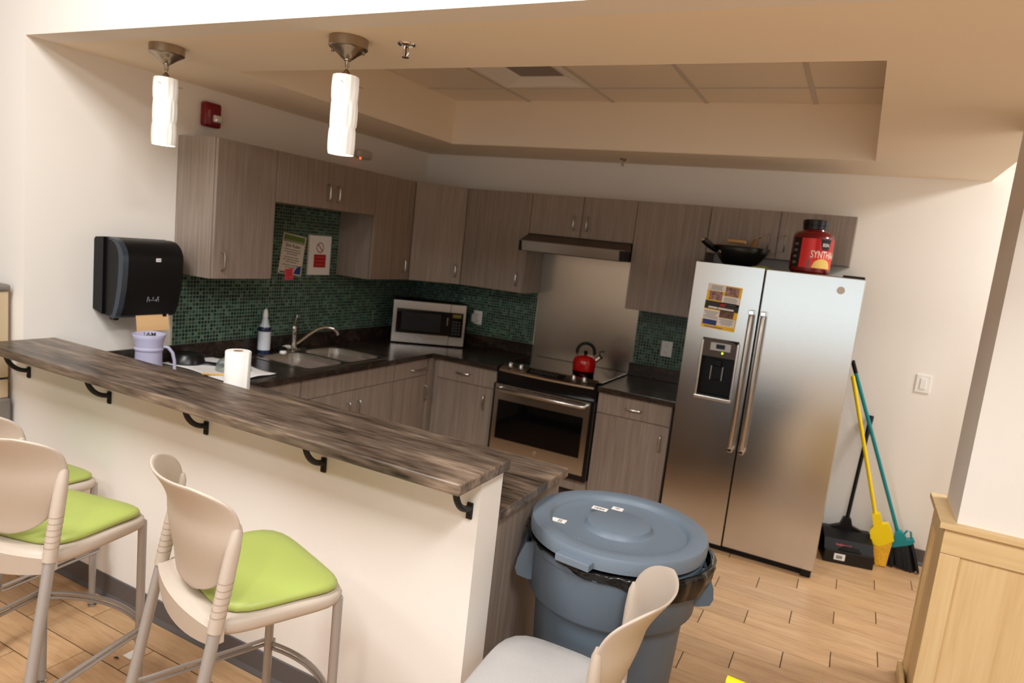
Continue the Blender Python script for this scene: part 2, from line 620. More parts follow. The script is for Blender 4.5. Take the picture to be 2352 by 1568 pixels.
TILEM = mat('mosaic_glass', (50, 90, 70), 0.25)
_a = TILEM.node_tree.nodes.new('ShaderNodeVertexColor')
_a.layer_name = 'tint'
TILEM.node_tree.links.new(_a.outputs['Color'], TILEM.node_tree.nodes['Principled BSDF'].inputs['Base Color'])
TGROUT = mat('tile_grout', (122, 138, 122), 0.8)
ZUP = ZC + .098
wb_ = bpy.data.objects['wall_back']
part('tile_grout', B().box(.0, .002, YA, -.0, ZUP, ZB).box(0, .002, YB_, YC, ZB, ZSK), TGROUT, wl)
part('tile_grout', B().box(0.0, XB, -.002, 0, ZUP, ZB).box(XC, 2.56, -.002, 0, ZUP, ZB), TGROUT, wb_)
mosaic('mosaic_tile', wl, [(YA + .004, -.004, ZUP, ZB), (YB_, YC, ZB, ZSK)], 'x')
mosaic('mosaic_tile', wb_, [(.006, XB - .004, ZUP, ZB), (XC + .02, 2.56, ZUP, ZB)], 'y')
part('edge_strip', B().box(0, .006, YA - .004, YA + .003, ZUP, ZB), mat('edge_trim', (214, 206, 192), .4), wl)
part('edge_strip', B().box(XB - .006, XB, -.006, 0, ZUP, ZB), MATS['edge_trim'], wb_)

# ------------------------------------------------------------------ cabinets
HR = 0.0055


def handle_v(parent, face, a, b, z0, z1):
    """vertical bow handle: FACE 'x' = door face at x=a, sits at y=b; 'y' = door face at y=a (facing -y), sits at x=b"""
    s_ = .028
    if face == 'x':
        pts = [(a, b, z0), (a + s_ * .8, b, z0 + .006), (a + s_, b, z0 + .02), (a + s_, b, z1 - .02), (a + s_ * .8, b, z1 - .006), (a, b, z1)]
    else:
        pts = [(b, a, z0), (b, a - s_ * .8, z0 + .006), (b, a - s_, z0 + .02), (b, a - s_, z1 - .02), (b, a - s_ * .8, z1 - .006), (b, a, z1)]
    return part('handle', B().tube(pts, HR, 8), SATIN, parent, True)


def handle_h(parent, face, a, b0, b1, z):
    s_ = .028
    if face == 'x':
        pts = [(a, b0, z), (a + s_ * .8, b0 + .006, z), (a + s_, b0 + .02, z), (a + s_, b1 - .02, z), (a + s_ * .8, b1 - .006, z), (a, b1, z)]
    else:
        pts = [(b0, a, z), (b0 + .006, a - s_ * .8, z), (b0 + .02, a - s_, z), (b1 - .02, a - s_, z), (b1 - .006, a - s_ * .8, z), (b1, a, z)]
    return part('handle', B().tube(pts, HR, 8), SATIN, parent, True)


G = .0022


def door(parent, face, f, a0, a1, z0, z1, name='door'):
    if face == 'x':
        b = B().box(f - .019, f, a0 + G, a1 - G, z0 + G, z1 - G, .001, 1)
    else:
        b = B().box(a0 + G, a1 - G, f, f + .019, z0 + G, z1 - G, .001, 1)
    return part(name, b, LAM, parent)


CARC = LAM


def wall_cab(label, face, a0, a1, z0, z1, splits, handles, grp='grey wood wall cabinets'):
    if face == 'x':
        t = thing('wall_cabinet', label, 'cabinet', (DU / 2, (a0 + a1) / 2, z0), 0, grp)
        part('body', B().box(0.001, DU - .021, a0, a1, z0, z1), CARC, t)
        F = DU
    else:
        t = thing('wall_cabinet', label, 'cabinet', ((a0 + a1) / 2, -DU / 2, z0), 0, grp)
        part('body', B().box(a0, a1, -DU + .021, -0.001, z0, z1), CARC, t)
        F = -DU
    ed = [a0] + splits + [a1]
    for i in range(len(ed) - 1):
        d = door(t, face, F, ed[i], ed[i + 1], z0, z1)
        if handles[i]:
            handle_v(d, face, F, handles[i][0], handles[i][1], handles[i][2])
    return t


wall_cab('tall grey wood wall cabinet beside the black towel dispenser, end panel showing', 'x', YA, YB_, ZB, ZT, [], [(-2.339, 1.425, 1.53)])
wall_cab('short two-door grey wood cabinet hung above the sink', 'x', YB_, YC, ZSK, ZT, [(YB_ + YC) / 2 + .01], [(-1.547, 1.884, 1.984), (-1.459, 1.884, 1.982)])
wall_cab('grey wood wall cabinet between the paper notices and the corner', 'x', YC, YD, ZB, ZT, [], [(-.677, 1.43, 1.53)])
# diagonal corner unit
t = thing('wall_cabinet', 'angled corner wall cabinet hung above the microwave', 'cabinet', (.25, -.25, ZB), 0, 'grey wood wall cabinets')
dv = Vector((XA - DU, -DU - YD, 0)).normalized()
nv = Vector((dv.y, -dv.x, 0))
P0, P1 = Vector((DU, YD, 0)), Vector((XA, -DU, 0))
q0, q1 = P0 - nv * .021, P1 - nv * .021
part('body', B().prism([(0.001, -0.001), (0.001, YD), (q0.x - .015, YD), (q0.x, q0.y), (q1.x, q1.y), (XA, q1.y + .015), (XA, -0.001)], 'z', ZB, ZT), CARC, t)
a_, b_ = P0 + dv * .004, P1 - dv * .004
d = part('door', B().prism([(a_.x, a_.y), (b_.x, b_.y), (b_.x - nv.x * .019, b_.y - nv.y * .019), (a_.x - nv.x * .019, a_.y - nv.y * .019)], 'z', ZB + G, ZT - G), LAM, t)
hp = P1 - dv * .052
part('handle', B().tube([hp + nv * s_ + Vector((0, 0, z)) for s_, z in ((0, 1.43), (.022, 1.436), (.028, 1.45), (.028, 1.51), (.022, 1.524), (0, 1.53))], HR, 8), SATIN, d, True)
wall_cab('grey wood wall cabinet just left of the range hood', 'y', XA, XB, ZB, ZT, [], [(1.113, 1.428, 1.526)])
wall_cab('short two-door grey wood cabinet sitting on the range hood', 'y', XB, XC, ZH, ZT, [(XB + XC) / 2 + .006], [(1.528, 1.884, 1.984), (1.628, 1.884, 1.984)])
wall_cab('tall grey wood wall cabinet between the range hood and the fridge', 'y', XC, XD, ZB, ZT, [], [(2.435, 1.428, 1.526)])
wall_cab('short two-door grey wood cabinet above the fridge, behind the red tub', 'y', XD, XE, ZFC, ZT, [(XD + XE) / 2 + .002], [(2.864, 1.884, 1.981), (2.964, 1.878, 1.978)])

FB = .64   # front of base doors


def base_cab(label, face, a0, a1, drawer, doors, splits=(), hz=None, hd=None, zl=.683, name='base_cabinet'):
    zt_ = ZC - TC
    if face == 'x':
        t = thing(name, label, 'cabinet', (.3, (a0 + a1) / 2, 0), 0, 'grey wood base cabinets')
        part('body', B().box(0.002, FB - .021, a0, a1, .1, zt_ - .001), CARC, t)
        part('toe_kick', B().box(0.002, FB - .08, a0, a1, .001, .1), TOE, t)
        F = FB
    else:
        t = thing(name, label, 'cabinet', ((a0 + a1) / 2, -.3, 0), 0, 'grey wood base cabinets')
        part('body', B().box(a0, a1, -FB + .021, -.002, .1, zt_ - .001), CARC, t)
        part('toe_kick', B().box(a0, a1, -FB + .08, -.002, .001, .1), TOE, t)
        F = -FB
    dr = door(t, face, F, a0, a1, zl, zt_ - .004, 'drawer' if drawer else 'front_panel')
    if hz:
        handle_h(dr, face, F, *hz)
    ed = [a0] + list(splits) + [a1]
    for i in range(doors):
        d = door(t, face, F, ed[i], ed[i + 1], .102, zl)
        if hd and hd[i]:
            handle_v(d, face, F, hd[i][0], hd[i][1], hd[i][2])
    return t


base_cab('grey wood base cabinet left of the sink, mostly behind the bar', 'x', -2.39, -2.015, False, 1, zl=.70)
base_cab('wide grey wood sink cabinet with two doors under a plain panel', 'x', -2.012, -1.112, False, 2, [-1.545], None, [(-1.593, .53, .63), (-1.492, .53, .63)], zl=.70)
base_cab('grey wood base cabinet right of the sink, with drawer and door', 'x', -1.109, -.705, True, 1, (), (-.915, -.735, .755), [(-.722, .515, .62)], zl=.70)
t = base_cab('grey wood base cabinet just left of the range', 'y', .69, RL - .006, True, 1, (), (.865, .979, .755), [(1.118, .515, .62)])
part('filler', B().box(.62, .69, -FB + .02, -.5, .1, ZC - TC - .001).box(FB - .02, .655, -.70, -FB + .012, .1, ZC - TC - .001), LAM, t)
base_cab('grey wood base cabinet between the range and the fridge', 'y', RR + .006, 2.487, True, 1, (), (2.184, 2.288, .75), [(2.437, .515, .617)])
# panel under the range
t = thing('base_cabinet', 'low grey wood plinth cabinet under the drop-in range', 'cabinet', ((RL + RR) / 2, -.35, 0), 0, 'grey wood base cabinets')
part('body', B().box(RL - .002, RR + .002, -FB + .021, -.002, .1, .185), CARC, t)
part('front_panel', B().box(RL, RR, -FB, -FB + .019, .102, .186, .001, 1), LAM, t)
part('toe_kick', B().box(RL, RR, -FB + .08, -.002, .001, .1), TOE, t)
# peninsula cabinet whose finished end faces the rubbish bin
t = thing('base_cabinet', 'peninsula cabinet behind the bar wall with grey wood end panel beside the bin', 'cabinet', (1.3, -2.7, 0), 0, 'grey wood base cabinets')
part('body', B().box(.7, XLC - .045, YKB + .004, -2.46, .1, ZC - TC - .001), CARC, t)
part('toe_kick', B().box(.7, XLC - .045, YKB + .004, -2.53, .001, .1), TOE, t)
part('end_panel', B().box(XLC - .044, XLC - .024, YKB + .004, -2.44, .001, ZC - TC - .001, .001, 1), LAM, t)
for i in range(3):
    x0 = .705 + i * .58
    d = part('door', B().box(x0 + G, x0 + .58 - G, -2.46, -2.441, .102, ZC - TC - .004, .001, 1), LAM, t)
    part('handle', B().tube([(x0 + .52, -2.441, .62), (x0 + .52, -2.413, .63), (x0 + .52, -2.413, .71), (x0 + .52, -2.441, .72)], HR, 8), SATIN, d, True)

# ------------------------------------------------------------------ worktops
SX0, SX1, SY0, SY1 = .105, .585, -1.90, -1.14
t = thing('worktop', 'dark brown streaked U-shaped worktop carrying the sink and microwave', 'worktop', (.3, -1.5, ZC - TC))
z0, z1 = ZC - TC, ZC
b = B().box(0.002, DCX, -2.40, SY0, z0, z1).box(0.002, SX0, SY0, SY1, z0, z1).box(SX1, DCX, SY0, SY1, z0, z1).box(0.002, DCX, SY1, -.002, z0, z1)
b.box(DCX, RL, -DCY, -.002, z0, z1)
part('top', b, TOPK, t)
part('peninsula_top', B().box(0.002, XLC, YKB + .003, YLC, z0 - .0005, z1 + .0005, .003), TOPX, t)
part('upstand', B().box(0.002, .02, YKB + .003, -.002, ZC, ZC + .098, .003).box(.02, RL - .04, -.02, -.002, ZC, ZC + .098, .003), TOPK, t)
t = thing('worktop', 'short dark brown worktop between the range and the fridge', 'worktop', (2.23, -.33, ZC - TC))
part('top', B().box(RR + .004, 2.515, -DCY, -.002, z0, z1, .003), TOPK, t)
part('upstand', B().box(RR + .004, 2.515, -.02, -.002, ZC, ZC + .098, .003), TOPK, t)

t = thing('bar_counter', 'long raised brown streaked bar counter on black curved brackets', 'counter', (1.25, -3.18, ZBAR - TB))
part('top', B().box(0.001, XBAR, YBF, YBK, ZBAR - TB, ZBAR, .006, 3), TOPX, t)
for x in (.055, .655, 1.258, 1.859, 2.458):
    bb = B().tube(arc((YF - .004 - .0, ZBAR - TB), .1, 270, 180, 10, 'yz', x), .0105, 10)
    bb.box(x - .011, x + .011, YF - .009, YF, ZBAR - TB - .137, ZBAR - TB - .083, .003)
    bb.box(x - .011, x + .011, YF - .145, YF - .085, ZBAR - TB - .006, ZBAR - TB - .0005, .002)
    bb.cyl((x, YF - .012, ZBAR - TB - .125), (x, YF - .008, ZBAR - TB - .125), .005, n=8)
    part('bracket', bb, IRON, t, True)

# ------------------------------------------------------------------ sink, tap and things round it
t = thing('sink', 'double-bowl stainless steel sink set into the dark worktop', 'sink', ((SX0 + SX1) / 2, (SY0 + SY1) / 2, ZC))
SINK = mat('sink_steel', (186, 180, 172), .25, 1.0)
ym = (SY0 + SY1) / 2
rim = B()
for a in ((SX0 - .015, SX0 + .02, SY0 - .015, SY1 + .015), (SX1 - .02, SX1 + .015, SY0 - .015, SY1 + .015), (SX0 + .02, SX1 - .02, SY0 - .015, SY0 + .02), (SX0 + .02, SX1 - .02, SY1 - .02, SY1 + .015), (SX0 + .02, SX1 - .02, ym - .014, ym + .014)):
    rim.box(a[0], a[1], a[2], a[3], ZC - .006, ZC + .004, .0015, 1)
part('rim', rim, SINK, t)
for y0, y1 in ((SY0 + .02, ym - .014), (ym + .014, SY1 - .02)):
    bw = B()
    n = 28

    def rr(ix, iy, z, rad, y0=y0, y1=y1):
        cx_, cy_ = (SX0 + SX1) / 2, (y0 + y1) / 2
        hx, hy = (SX1 - SX0) / 2 - .02 - ix, (y1 - y0) / 2 - iy
        out = []
        for i in range(n):
            a = 2 * pi * i / n
            c, s_ = cos(a), sin(a)
            p_ = 6.0
            k = (abs(c) ** p_ + abs(s_) ** p_) ** (-1 / p_)
            out.append((cx_ + hx * c * k, cy_ + hy * s_ * k, z))
        return out
    bw.ring_surface([rr(0, 0, ZC - .001, 0), rr(.01, .01, ZC - .12, 0), rr(.03, .03, ZC - .165, 0), rr(.12, .09, ZC - .172, 0)], False, True)
    bo = part('bowl', bw, SINK, t, 'all')
    part('drain', B().lathe(((SX0 + SX1) / 2, (y0 + y1) / 2, ZC - .1715), [(.045, 0), (.045, .002), (.035, .003), (.0, .001)], 20, True, False), CHROME, bo, True)
t = thing('tap', 'chrome lever tap with curved spout behind the sink', 'tap', (.065, -1.50, ZC))
part('base_plate', B().box(.04, .09, -1.60, -1.40, ZC + .001, ZC + .012, .005), CHROME, t, True)
part('body', B().lathe((.065, -1.505, ZC + .012), [(.026, 0), (.024, .03), (.02, .05), (.02, .11), (.023, .13), (.018, .155), (.0, .165)], 20), CHROME, t, True)
sp = [(.065, -1.49, ZC + .035), (.075, -1.46, ZC + .055), (.10, -1.40, ZC + .105), (.125, -1.345, ZC + .145), (.15, -1.295, ZC + .158), (.175, -1.25, ZC + .15), (.19, -1.222, ZC + .128), (.195, -1.212, ZC + .105)]
part('spout', B().tube(sp, [.012, .0115, .011, .0105, .0105, .0105, .011, .012], 12), CHROME, t, True)
part('lever', B().tube([(.065, -1.505, ZC + .168), (.06, -1.497, ZC + .19), (.05, -1.475, ZC + .235)], [.006, .005, .009], 8), CHROME, t, True)

t = thing('spray_bottle', 'clear cleaning bottle with pale label and white nozzle beside the tap', 'bottle', (.075, -1.775, ZC))
NAVY = mat('navy_liquid', (30, 38, 66), .2)
c = (.075, -1.775, ZC)
part('body', B().lathe(c, [(.036, .001), (.038, .006), (.038, .165), (.034, .18), (.024, .20), (.017, .235), (.014, .245)], 24), mat('cloudy_plastic', (206, 212, 218), .3), t, True)
part('liquid_band', B().lathe(c, [(.0386, .004), (.0386, .03)], 24, False, False).lathe(c, [(.0386, .15), (.0386, .168), (.035, .18)], 24, False, False), NAVY, t, True)
part('paper_label', B().lathe(c, [(.0388, .03), (.0388, .15)], 24, False, False), mat('pale_label', (214, 216, 224), .6), t, True)
part('nozzle', B().lathe(c, [(.017, .245), (.018, .252), (.015, .262), (.014, .28), (.009, .288), (.004, .295)], 16), WHITE, t, True)

t = thing('dish_brush', 'black and white dish brush lying beside the spray bottle', 'brush', (.10, -1.66, ZC))
part('head', B().lathe((.11, -1.655, ZC), [(.02, .001), (.034, .012), (.036, .03), (.026, .042), (.0, .046)], 18), BLACK, t, True)
part('bristles', B().lathe((.135, -1.665, ZC), [(.02, .001), (.024, .01), (.02, .022), (0, .024)], 16), WHITE, t, True, kind='stuff')
part('handle', B().tube([(.10, -1.64, ZC + .035), (.085, -1.59, ZC + .034), (.08, -1.555, ZC + .028)], [.009, .011, .013], 10), WHITE, t, True)

# ------------------------------------------------------------------ things on the worktop behind the bar
b = B()
mat_c = (.31, -2.29)


def clothf(u, v):
    x = .03 + .545 * u
    y = -2.47 + .34 * v + .02 * sin(5 * u)
    z = ZC + .006 + .005 * sin(9 * u + 4 * v) * sin(7 * v) + .012 * max(0, sin(6.3 * u - 1)) * (1 - abs(2 * v - 1)) * .5
    return (x, y, max(z, ZC + .0025))


b.grid(clothf, 30, 20)
o = solo('dish_towel', b, mat('white_cotton', (236, 232, 228), .9, bump=.3, bscale=500), 'rumpled white dish towel spread on the worktop behind the bar', 'towel', (.3, -2.3, ZC), 'all')
md = o.modifiers.new('thick', 'SOLIDIFY')
md.thickness = .003
md.offset = 1
t = thing('frying_pan', 'small black frying pan turned upside down on the dish towel', 'pan', (.10, -2.36, ZC + .014))
c = (.10, -2.36, ZC + .014)
part('body', B().lathe(c, [(.094, 0), (.096, .004), (.088, .03), (.074, .05), (.0, .052)], 32), mat('pan_black', (20, 18, 17), .3), t, True)
part('handle', B().tube([(.19, -2.335, ZC + .022), (.23, -2.325, ZC + .028), (.33, -2.29, ZC + .026), (.36, -2.275, ZC + .022)], [.006, .007, .011, .008], 10), BLACK, t, True)
t = thing('glass_bowl', 'fluted clear glass bowl turned upside down on the dish towel', 'bowl', (.40, -2.30, ZC + .014))
c = (.40, -2.30, ZC + .014)
rings = []
for r, z in ((.088, 0), (.09, .004), (.085, .03), (.07, .055), (.045, .07), (.0001, .076)):
    rings.append([(c[0] + (r + .003 * cos(18 * a) * (1 if r > .05 else 0)) * cos(a), c[1] + (r + .003 * cos(18 * a) * (1 if r > .05 else 0)) * sin(a), c[2] + z) for a in [2 * pi * i / 72 for i in range(72)]])
o = part('shell', B().ring_surface(rings, False, True), GLASS, t, 'all')
md = o.modifiers.new('thick', 'SOLIDIFY')
md.thickness = .003
t = thing('wooden_spoon', 'pale wooden spoon lying on the dish towel in front of the glass bowl', 'spoon', (.47, -2.43, ZC + .014))
WOODL = mat('pale_wood', (214, 170, 104), .6, mottled=.12, bscale=40)
part('handle', B().tube([(.40, -2.50, ZC + .018), (.50, -2.41, ZC + .02)], [.006, .007], 8), WOODL, t, True)
part('bowl', B().lathe((.515, -2.395, ZC + .014), [(.012, 0), (.022, .004), (.02, .009), (.0, .01)], 16, sx=1.2, sy=.8), WOODL, t, True)

# pitcher
t = thing('pitcher', 'tall lilac tinted plastic water pitcher standing behind the bar', 'pitcher', (.375, -2.795, ZC))
PUR = mat('lilac_plastic', (216, 212, 236), .2, trans=.4, ior=1.3, bump=.1, bscale=60)
c = (.375, -2.795, ZC)
rings = []
for r, z in ((.058, .001), (.062, .006), (.062, .10), (.060, .17), (.062, .20), (.068, .228), (.076, .25)):
    rings.append([(c[0] + (r + (.012 * max(0, cos(a - 2.4)) ** 8 if z > .2 else 0)) * cos(a), c[1] + (r + (.012 * max(0, cos(a - 2.4)) ** 8 if z > .2 else 0)) * sin(a), c[2] + z) for a in [2 * pi * i / 36 for i in range(36)]])
o = part('body', B().ring_surface(rings, True, False), PUR, t, 'all')
md = o.modifiers.new('thick', 'SOLIDIFY')
md.thickness = .003
part('waist_band', B().lathe(c, [(.0625, .168), (.0655, .172), (.0655, .182), (.0625, .186)], 36, False, False), PUR, t, True)
hd_ = Vector((.66, .75, 0)).normalized()
part('handle', B().tube([Vector(c) + hd_ * r + Vector((0, 0, z)) for r, z in ((.062, .19), (.085, .185), (.105, .16), (.115, .12), (.118, .06), (.11, .02), (.064, .03))], .008, 8), PUR, t, True)
fw = (CAM - Vector(c))
fw.z = 0
fw.normalize()
rt = Vector((-fw.y, fw.x, 0))
tb = text_bm('1AM', .024, 1.3)
part('lettering', tb.xf(basis(Vector(c) - fw * .0690 + Vector((0, 0, .236)), rt, (fw.x * -.3, fw.y * -.3, 1))), PBLACK, t)

# paper towel roll behind the bar
c = (1.03, -2.83, ZC)
t = thing('paper_towel_roll', 'white paper towel roll standing upright behind the bar counter', 'paper towel', c)
part('roll', B().lathe(c, [(.05, .001), (.055, .004), (.055, .275), (.052, .279), (.021, .279), (.02, .25)], 36, True, True), PAPER, t, True)
part('core', B().lathe(c, [(.0215, .24), (.0215, .2795), (.0195, .2795), (.0195, .24)], 24, True, False), mat('cardboard', (168, 128, 92), .9), t, True)
part('loose_sheet', B().grid(lambda u, v: (c[0] + .055 + .018 * u, c[1] + .01 - .02 * u * (1 - .3 * v), c[2] + .004 + .274 * v), 4, 4), PAPER, t)

# ------------------------------------------------------------------ microwave (stands askew in the corner)
ml = Vector((.192, -.582))
ux = Vector((.812, .583))
t = thing('microwave', 'stainless steel microwave oven standing askew in the worktop corner', 'microwave', (ml.x, ml.y, ZC), math.atan2(ux.y, ux.x))
Wm, Hm, Dm = .577, .345, .29
zf = .012
mb = B().box(.003, Wm - .003, .016, Dm, zf, Hm, .004)
for x in (.05, Wm - .05):
    for y in (.04, Dm - .04):
        mb.cyl((x, y, .0005), (x, y, zf), .012, n=10)
part('body', mb, BLACK, t, local=True)
d = B()
dw = .452
for a in ((0, dw, Hm - .065, Hm), (0, dw, zf, zf + .075), (0, .03, zf + .075, Hm - .065)):
    d.box(a[0], a[1], 0, .016, a[2], a[3], .001, 1)
dr_ = part('door', d, STEEL, t, local=True)
part('window', B().box(.03, dw, .003, .015, zf + .075, Hm - .065), GLOSSB, dr_, local=True)
part('window_mesh', B().box(.07, dw - .07, .0015, .003, zf + .10, Hm - .09), mat('oven_mesh', (13, 11, 10), .3), dr_, local=True)
part('handle', B().box(dw - .022, dw - .012, -.004, .003, zf + .16, Hm - .11, .002), CHROME, dr_, local=True)
part('badge', B().box(.2, .245, -.001, 0, zf + .03, zf + .042), mat('badge_silver', (190, 186, 180), .3, .8), dr_, local=True)
cp_ = part('control_panel', B().box(dw + .003, Wm, 0, .016, zf, zf + .07, .001, 1).box(dw + .003, Wm, 0, .016, Hm - .065, Hm, .001, 1).box(Wm - .018, Wm, 0, .016, zf + .07, Hm - .065), STEEL, t, local=True)
part('keypad', B().box(dw + .005, Wm - .018, .002, .015, zf + .07, Hm - .065), GLOSSB, cp_, local=True)
kb = B()
for i in range(3):
    for j in range(5):
        kb.box(dw + .022 + i * .025, dw + .04 + i * .025, .0012, .002, zf + .09 + j * .024, zf + .104 + j * .024)
part('key', kb, mat('key_grey', (44, 42, 42), .5), cp_, local=True, kind='stuff')
part('display', B().box(dw + .022, Wm - .036, .001, .002, Hm - .105, Hm - .078), mat('amber_display', (74, 62, 14), .3, emit=(120, 100, 10), estr=.15), cp_, local=True)
# its lead looping above
lp = [(.40 + .045 * cos(a), -.012, 1.262 + .05 * sin(a)) for a in [radians(q) for q in range(-60, 250, 15)]]
solo('power_cord', B().tube([(.43, -.06, 1.21)] + lp + [(.35, -.05, 1.215)], .0035, 6), mat('grey_cord', (70, 84, 78), .5), 'thin grey power cord looped above the microwave', 'cord', (.4, -.02, 1.21), True)

# ------------------------------------------------------------------ outlets, switch, alarm, emergency lamp


def wall_plate(name, label, cat, xc, zc_, kind):
    t = thing(name, label, cat, (xc, 0, zc_ - .057))
    part('plate', B().box(xc - .041, xc + .041, -.0065, -.0005 if kind != 'tile' else -.0005, zc_ - .057, zc_ + .057, .002), WHITE, t)
    if name == 'light_switch':
        part('rocker', B().box(xc - .017, xc + .017, -.011, -.0065, zc_ - .034, zc_ + .034, .002), WHITE, t)
    else:
        for s_ in (-1, 1):
            sk = part('socket', B().box(xc - .017, xc + .017, -.0085, -.0065, zc_ + s_ * .026 - .017, zc_ + s_ * .026 + .017, .001), WHITE, t)
            part('slot', B().box(xc - .008, xc - .006, -.0088, -.0085, zc_ + s_ * .026 - .004, zc_ + s_ * .026 + .006).box(xc + .006, xc + .008, -.0088, -.0085, zc_ + s_ * .026 - .004, zc_ + s_ * .026 + .006).cyl((xc, -.0088, zc_ + s_ * .026 - .009), (xc, -.0085, zc_ + s_ * .026 - .009), .003, n=8), PGREY, sk)
    return t


wall_plate('outlet', 'white power outlet on green tiles beside the microwave', 'outlet', .635, 1.1, 'tile')
wall_plate('outlet', 'white power outlet on green tiles left of the fridge', 'outlet', 2.242, 1.103, 'tile')
wall_plate('light_switch', 'white rocker light switch on the wall above the brooms', 'switch', 3.874, 1.155, 'wall')
part('plug', B().box(.595, .63, -.045, -.0088, 1.06, 1.13, .006), WHITE, bpy.data.objects['outlet'])

t = thing('fire_alarm', 'dark red fire alarm strobe high on the left wall', 'fire alarm', (0.0, -2.213, 2.2))
part('housing', B().box(.0005, .05, -2.268, -2.158, 2.203, 2.338, .014, 3), mat('alarm_red', (120, 10, 22), .3), t, True)
part('strobe_lens', B().box(.05, .068, -2.222, -2.168, 2.232, 2.272, .006), mat('strobe_clear', (226, 222, 214), .12, .3), t, True)
tb = text_bm('FIRE', .026, .8)
part('lettering', tb.xf(basis((.0506, -2.249, 2.275), (0, 0, -1), (0, 1, 0))), mat('alarm_lettering', (196, 120, 128), .5), t)
t = thing('emergency_lamp', 'small rounded off-white sensor with a red light above the sink cabinet', 'sensor', (0, -.88, 2.23))
part('housing', B().box(.0005, .055, -.955, -.80, 2.235, 2.30, .024, 4), mat('sensor_white', (206, 196, 180), .4), t, True)
part('indicator', B().lathe((.045, -.935, 2.226), [(.0, 0), (.006, .003), (.006, .011)], 10), mat('led_red', (255, 90, 40), .4, emit=(255, 80, 30), estr=4), t, True)

# ------------------------------------------------------------------ paper notices
t = thing('notice', 'tilted laminated notice with green heading on the mosaic above the sink', 'notice', (.006, -1.5, 1.37))
X0 = .0062
Mn = Matrix.Translation((0, -1.507, 1.505)) @ Matrix.Rotation(radians(-7), 4, 'X') @ Matrix.Translation((0, 1.507, -1.505))


def yz(y0, y1, z0_, z1_, x0=X0, x1=X0 + .0012):
    return B().box(x0, x1, y0, y1, z0_, z1_)


def nz(b):
    return b.xf(Mn)


part('sheet', nz(yz(-1.612, -1.402, 1.372, 1.640)), mat('laminate_cream', (226, 216, 200), .35), t)
part('header', nz(yz(-1.604, -1.410, 1.60, 1.634, X0 + .0012, X0 + .0016)), PGREEN, t)
part('header', nz(yz(-1.604, -1.410, 1.585, 1.60, X0 + .0012, X0 + .0016)), mat('print_sage', (150, 146, 122), .6), t)
part('lettering', nz(text_bm('Sink Rules:', .034, .95).xf(basis((X0 + .0018, -1.512, 1.564), (0, 1, 0), (0, 0, 1)))), PBLACK, t)
ln = B()
rnd = random.Random(3)
for i, (wd, z) in enumerate(((.15, 1.538), (.14, 1.522), (.10, 1.507), (.13, 1.486), (.15, 1.470), (.10, 1.455), (.14, 1.434), (.09, 1.419))):
    y = -1.51 - wd / 2
    while y < -1.51 + wd / 2:
        q = rnd.uniform(.01, .028)
        ln.box(X0 + .0012, X0 + .0016, y, min(y + q, -1.51 + wd / 2), z - .003, z + .003)
        y += q + .005
part('print_line', nz(ln), mat('print_brown', (92, 82, 76), .8), t, kind='stuff')
co = [(-1.41, 1.38)] + [(-1.41 - .06 * cos(radians(a)), 1.38 + .06 * sin(radians(a))) for a in range(0, 91, 15)]
part('corner_emblem', nz(B().prism([(p_[0], p_[1]) for p_ in co], 'x', X0 + .0012, X0 + .0016)), PBLUE, t)
part('footer', nz(yz(-1.60, -1.545, 1.378, 1.387, X0 + .0012, X0 + .0016)), PBLACK, t)
t = thing('notice', 'white notice with red prohibition sign and red block on the mosaic', 'notice', (.006, -1.247, 1.37))
part('sheet', yz(-1.355, -1.136, 1.372, 1.648), PAPER, t)
part('sleeve_edge', yz(-1.366, -1.353, 1.372, 1.650, X0, X0 + .0016), mat('clear_sleeve', (200, 192, 182), .2), t)
ring = [[(X0 + .0016, -1.245 + (r * cos(a)), 1.565 + r * sin(a)) for a in [2 * pi * i / 32 for i in range(32)]] for r in (.030, .037)]
sg = B().ring_surface(ring, False, False)
sg.xf(Matrix.Identity(4))
bar_ = B().box(X0 + .0014, X0 + .0018, -.034, .034, -.004, .004).xf(Matrix.Translation((0, -1.245, 1.565)) @ Matrix.Rotation(radians(-45), 4, 'X'))
part('prohibition_ring', sg, mat('print_dark_red', (150, 44, 44), .6), t)
part('prohibition_bar', bar_, MATS['print_dark_red'], t)
rb = part('red_block', yz(-1.302, -1.182, 1.425, 1.517, X0 + .0012, X0 + .0016), RED, t)
lb = B()
for z, wd in ((1.498, .09), (1.472, .10), (1.446, .085)):
    lb.box(X0 + .0016, X0 + .0019, -1.242 - wd / 2, -1.242 + wd / 2, z - .004, z + .004)
part('print_line', lb, mat('print_pale_red', (196, 80, 78), .7), rb, kind='stuff')
t = thing('sticky_note', 'pink sticky note stuck on the bottom edge of the sink notice', 'note', (.01, -1.53, 1.335))
Mk = Matrix.Translation((0, -1.53, 1.375)) @ Matrix.Rotation(radians(5), 4, 'X') @ Matrix.Translation((0, 1.53, -1.375))
part('sheet', yz(-1.568, -1.492, 1.337, 1.413, X0 + .003, X0 + .0042).xf(Mk), mat('sticky_pink', (240, 84, 96), .8), t)
lb = B()
for z, wd in ((1.40, .05), (1.384, .045), (1.368, .052), (1.35, .035)):
    lb.box(X0 + .0042, X0 + .0045, -1.53 - wd / 2, -1.53 + wd / 2, z - .0025, z + .0025)
part('print_line', lb.xf(Mk), mat('print_wine', (150, 30, 52), .8), t, kind='stuff')

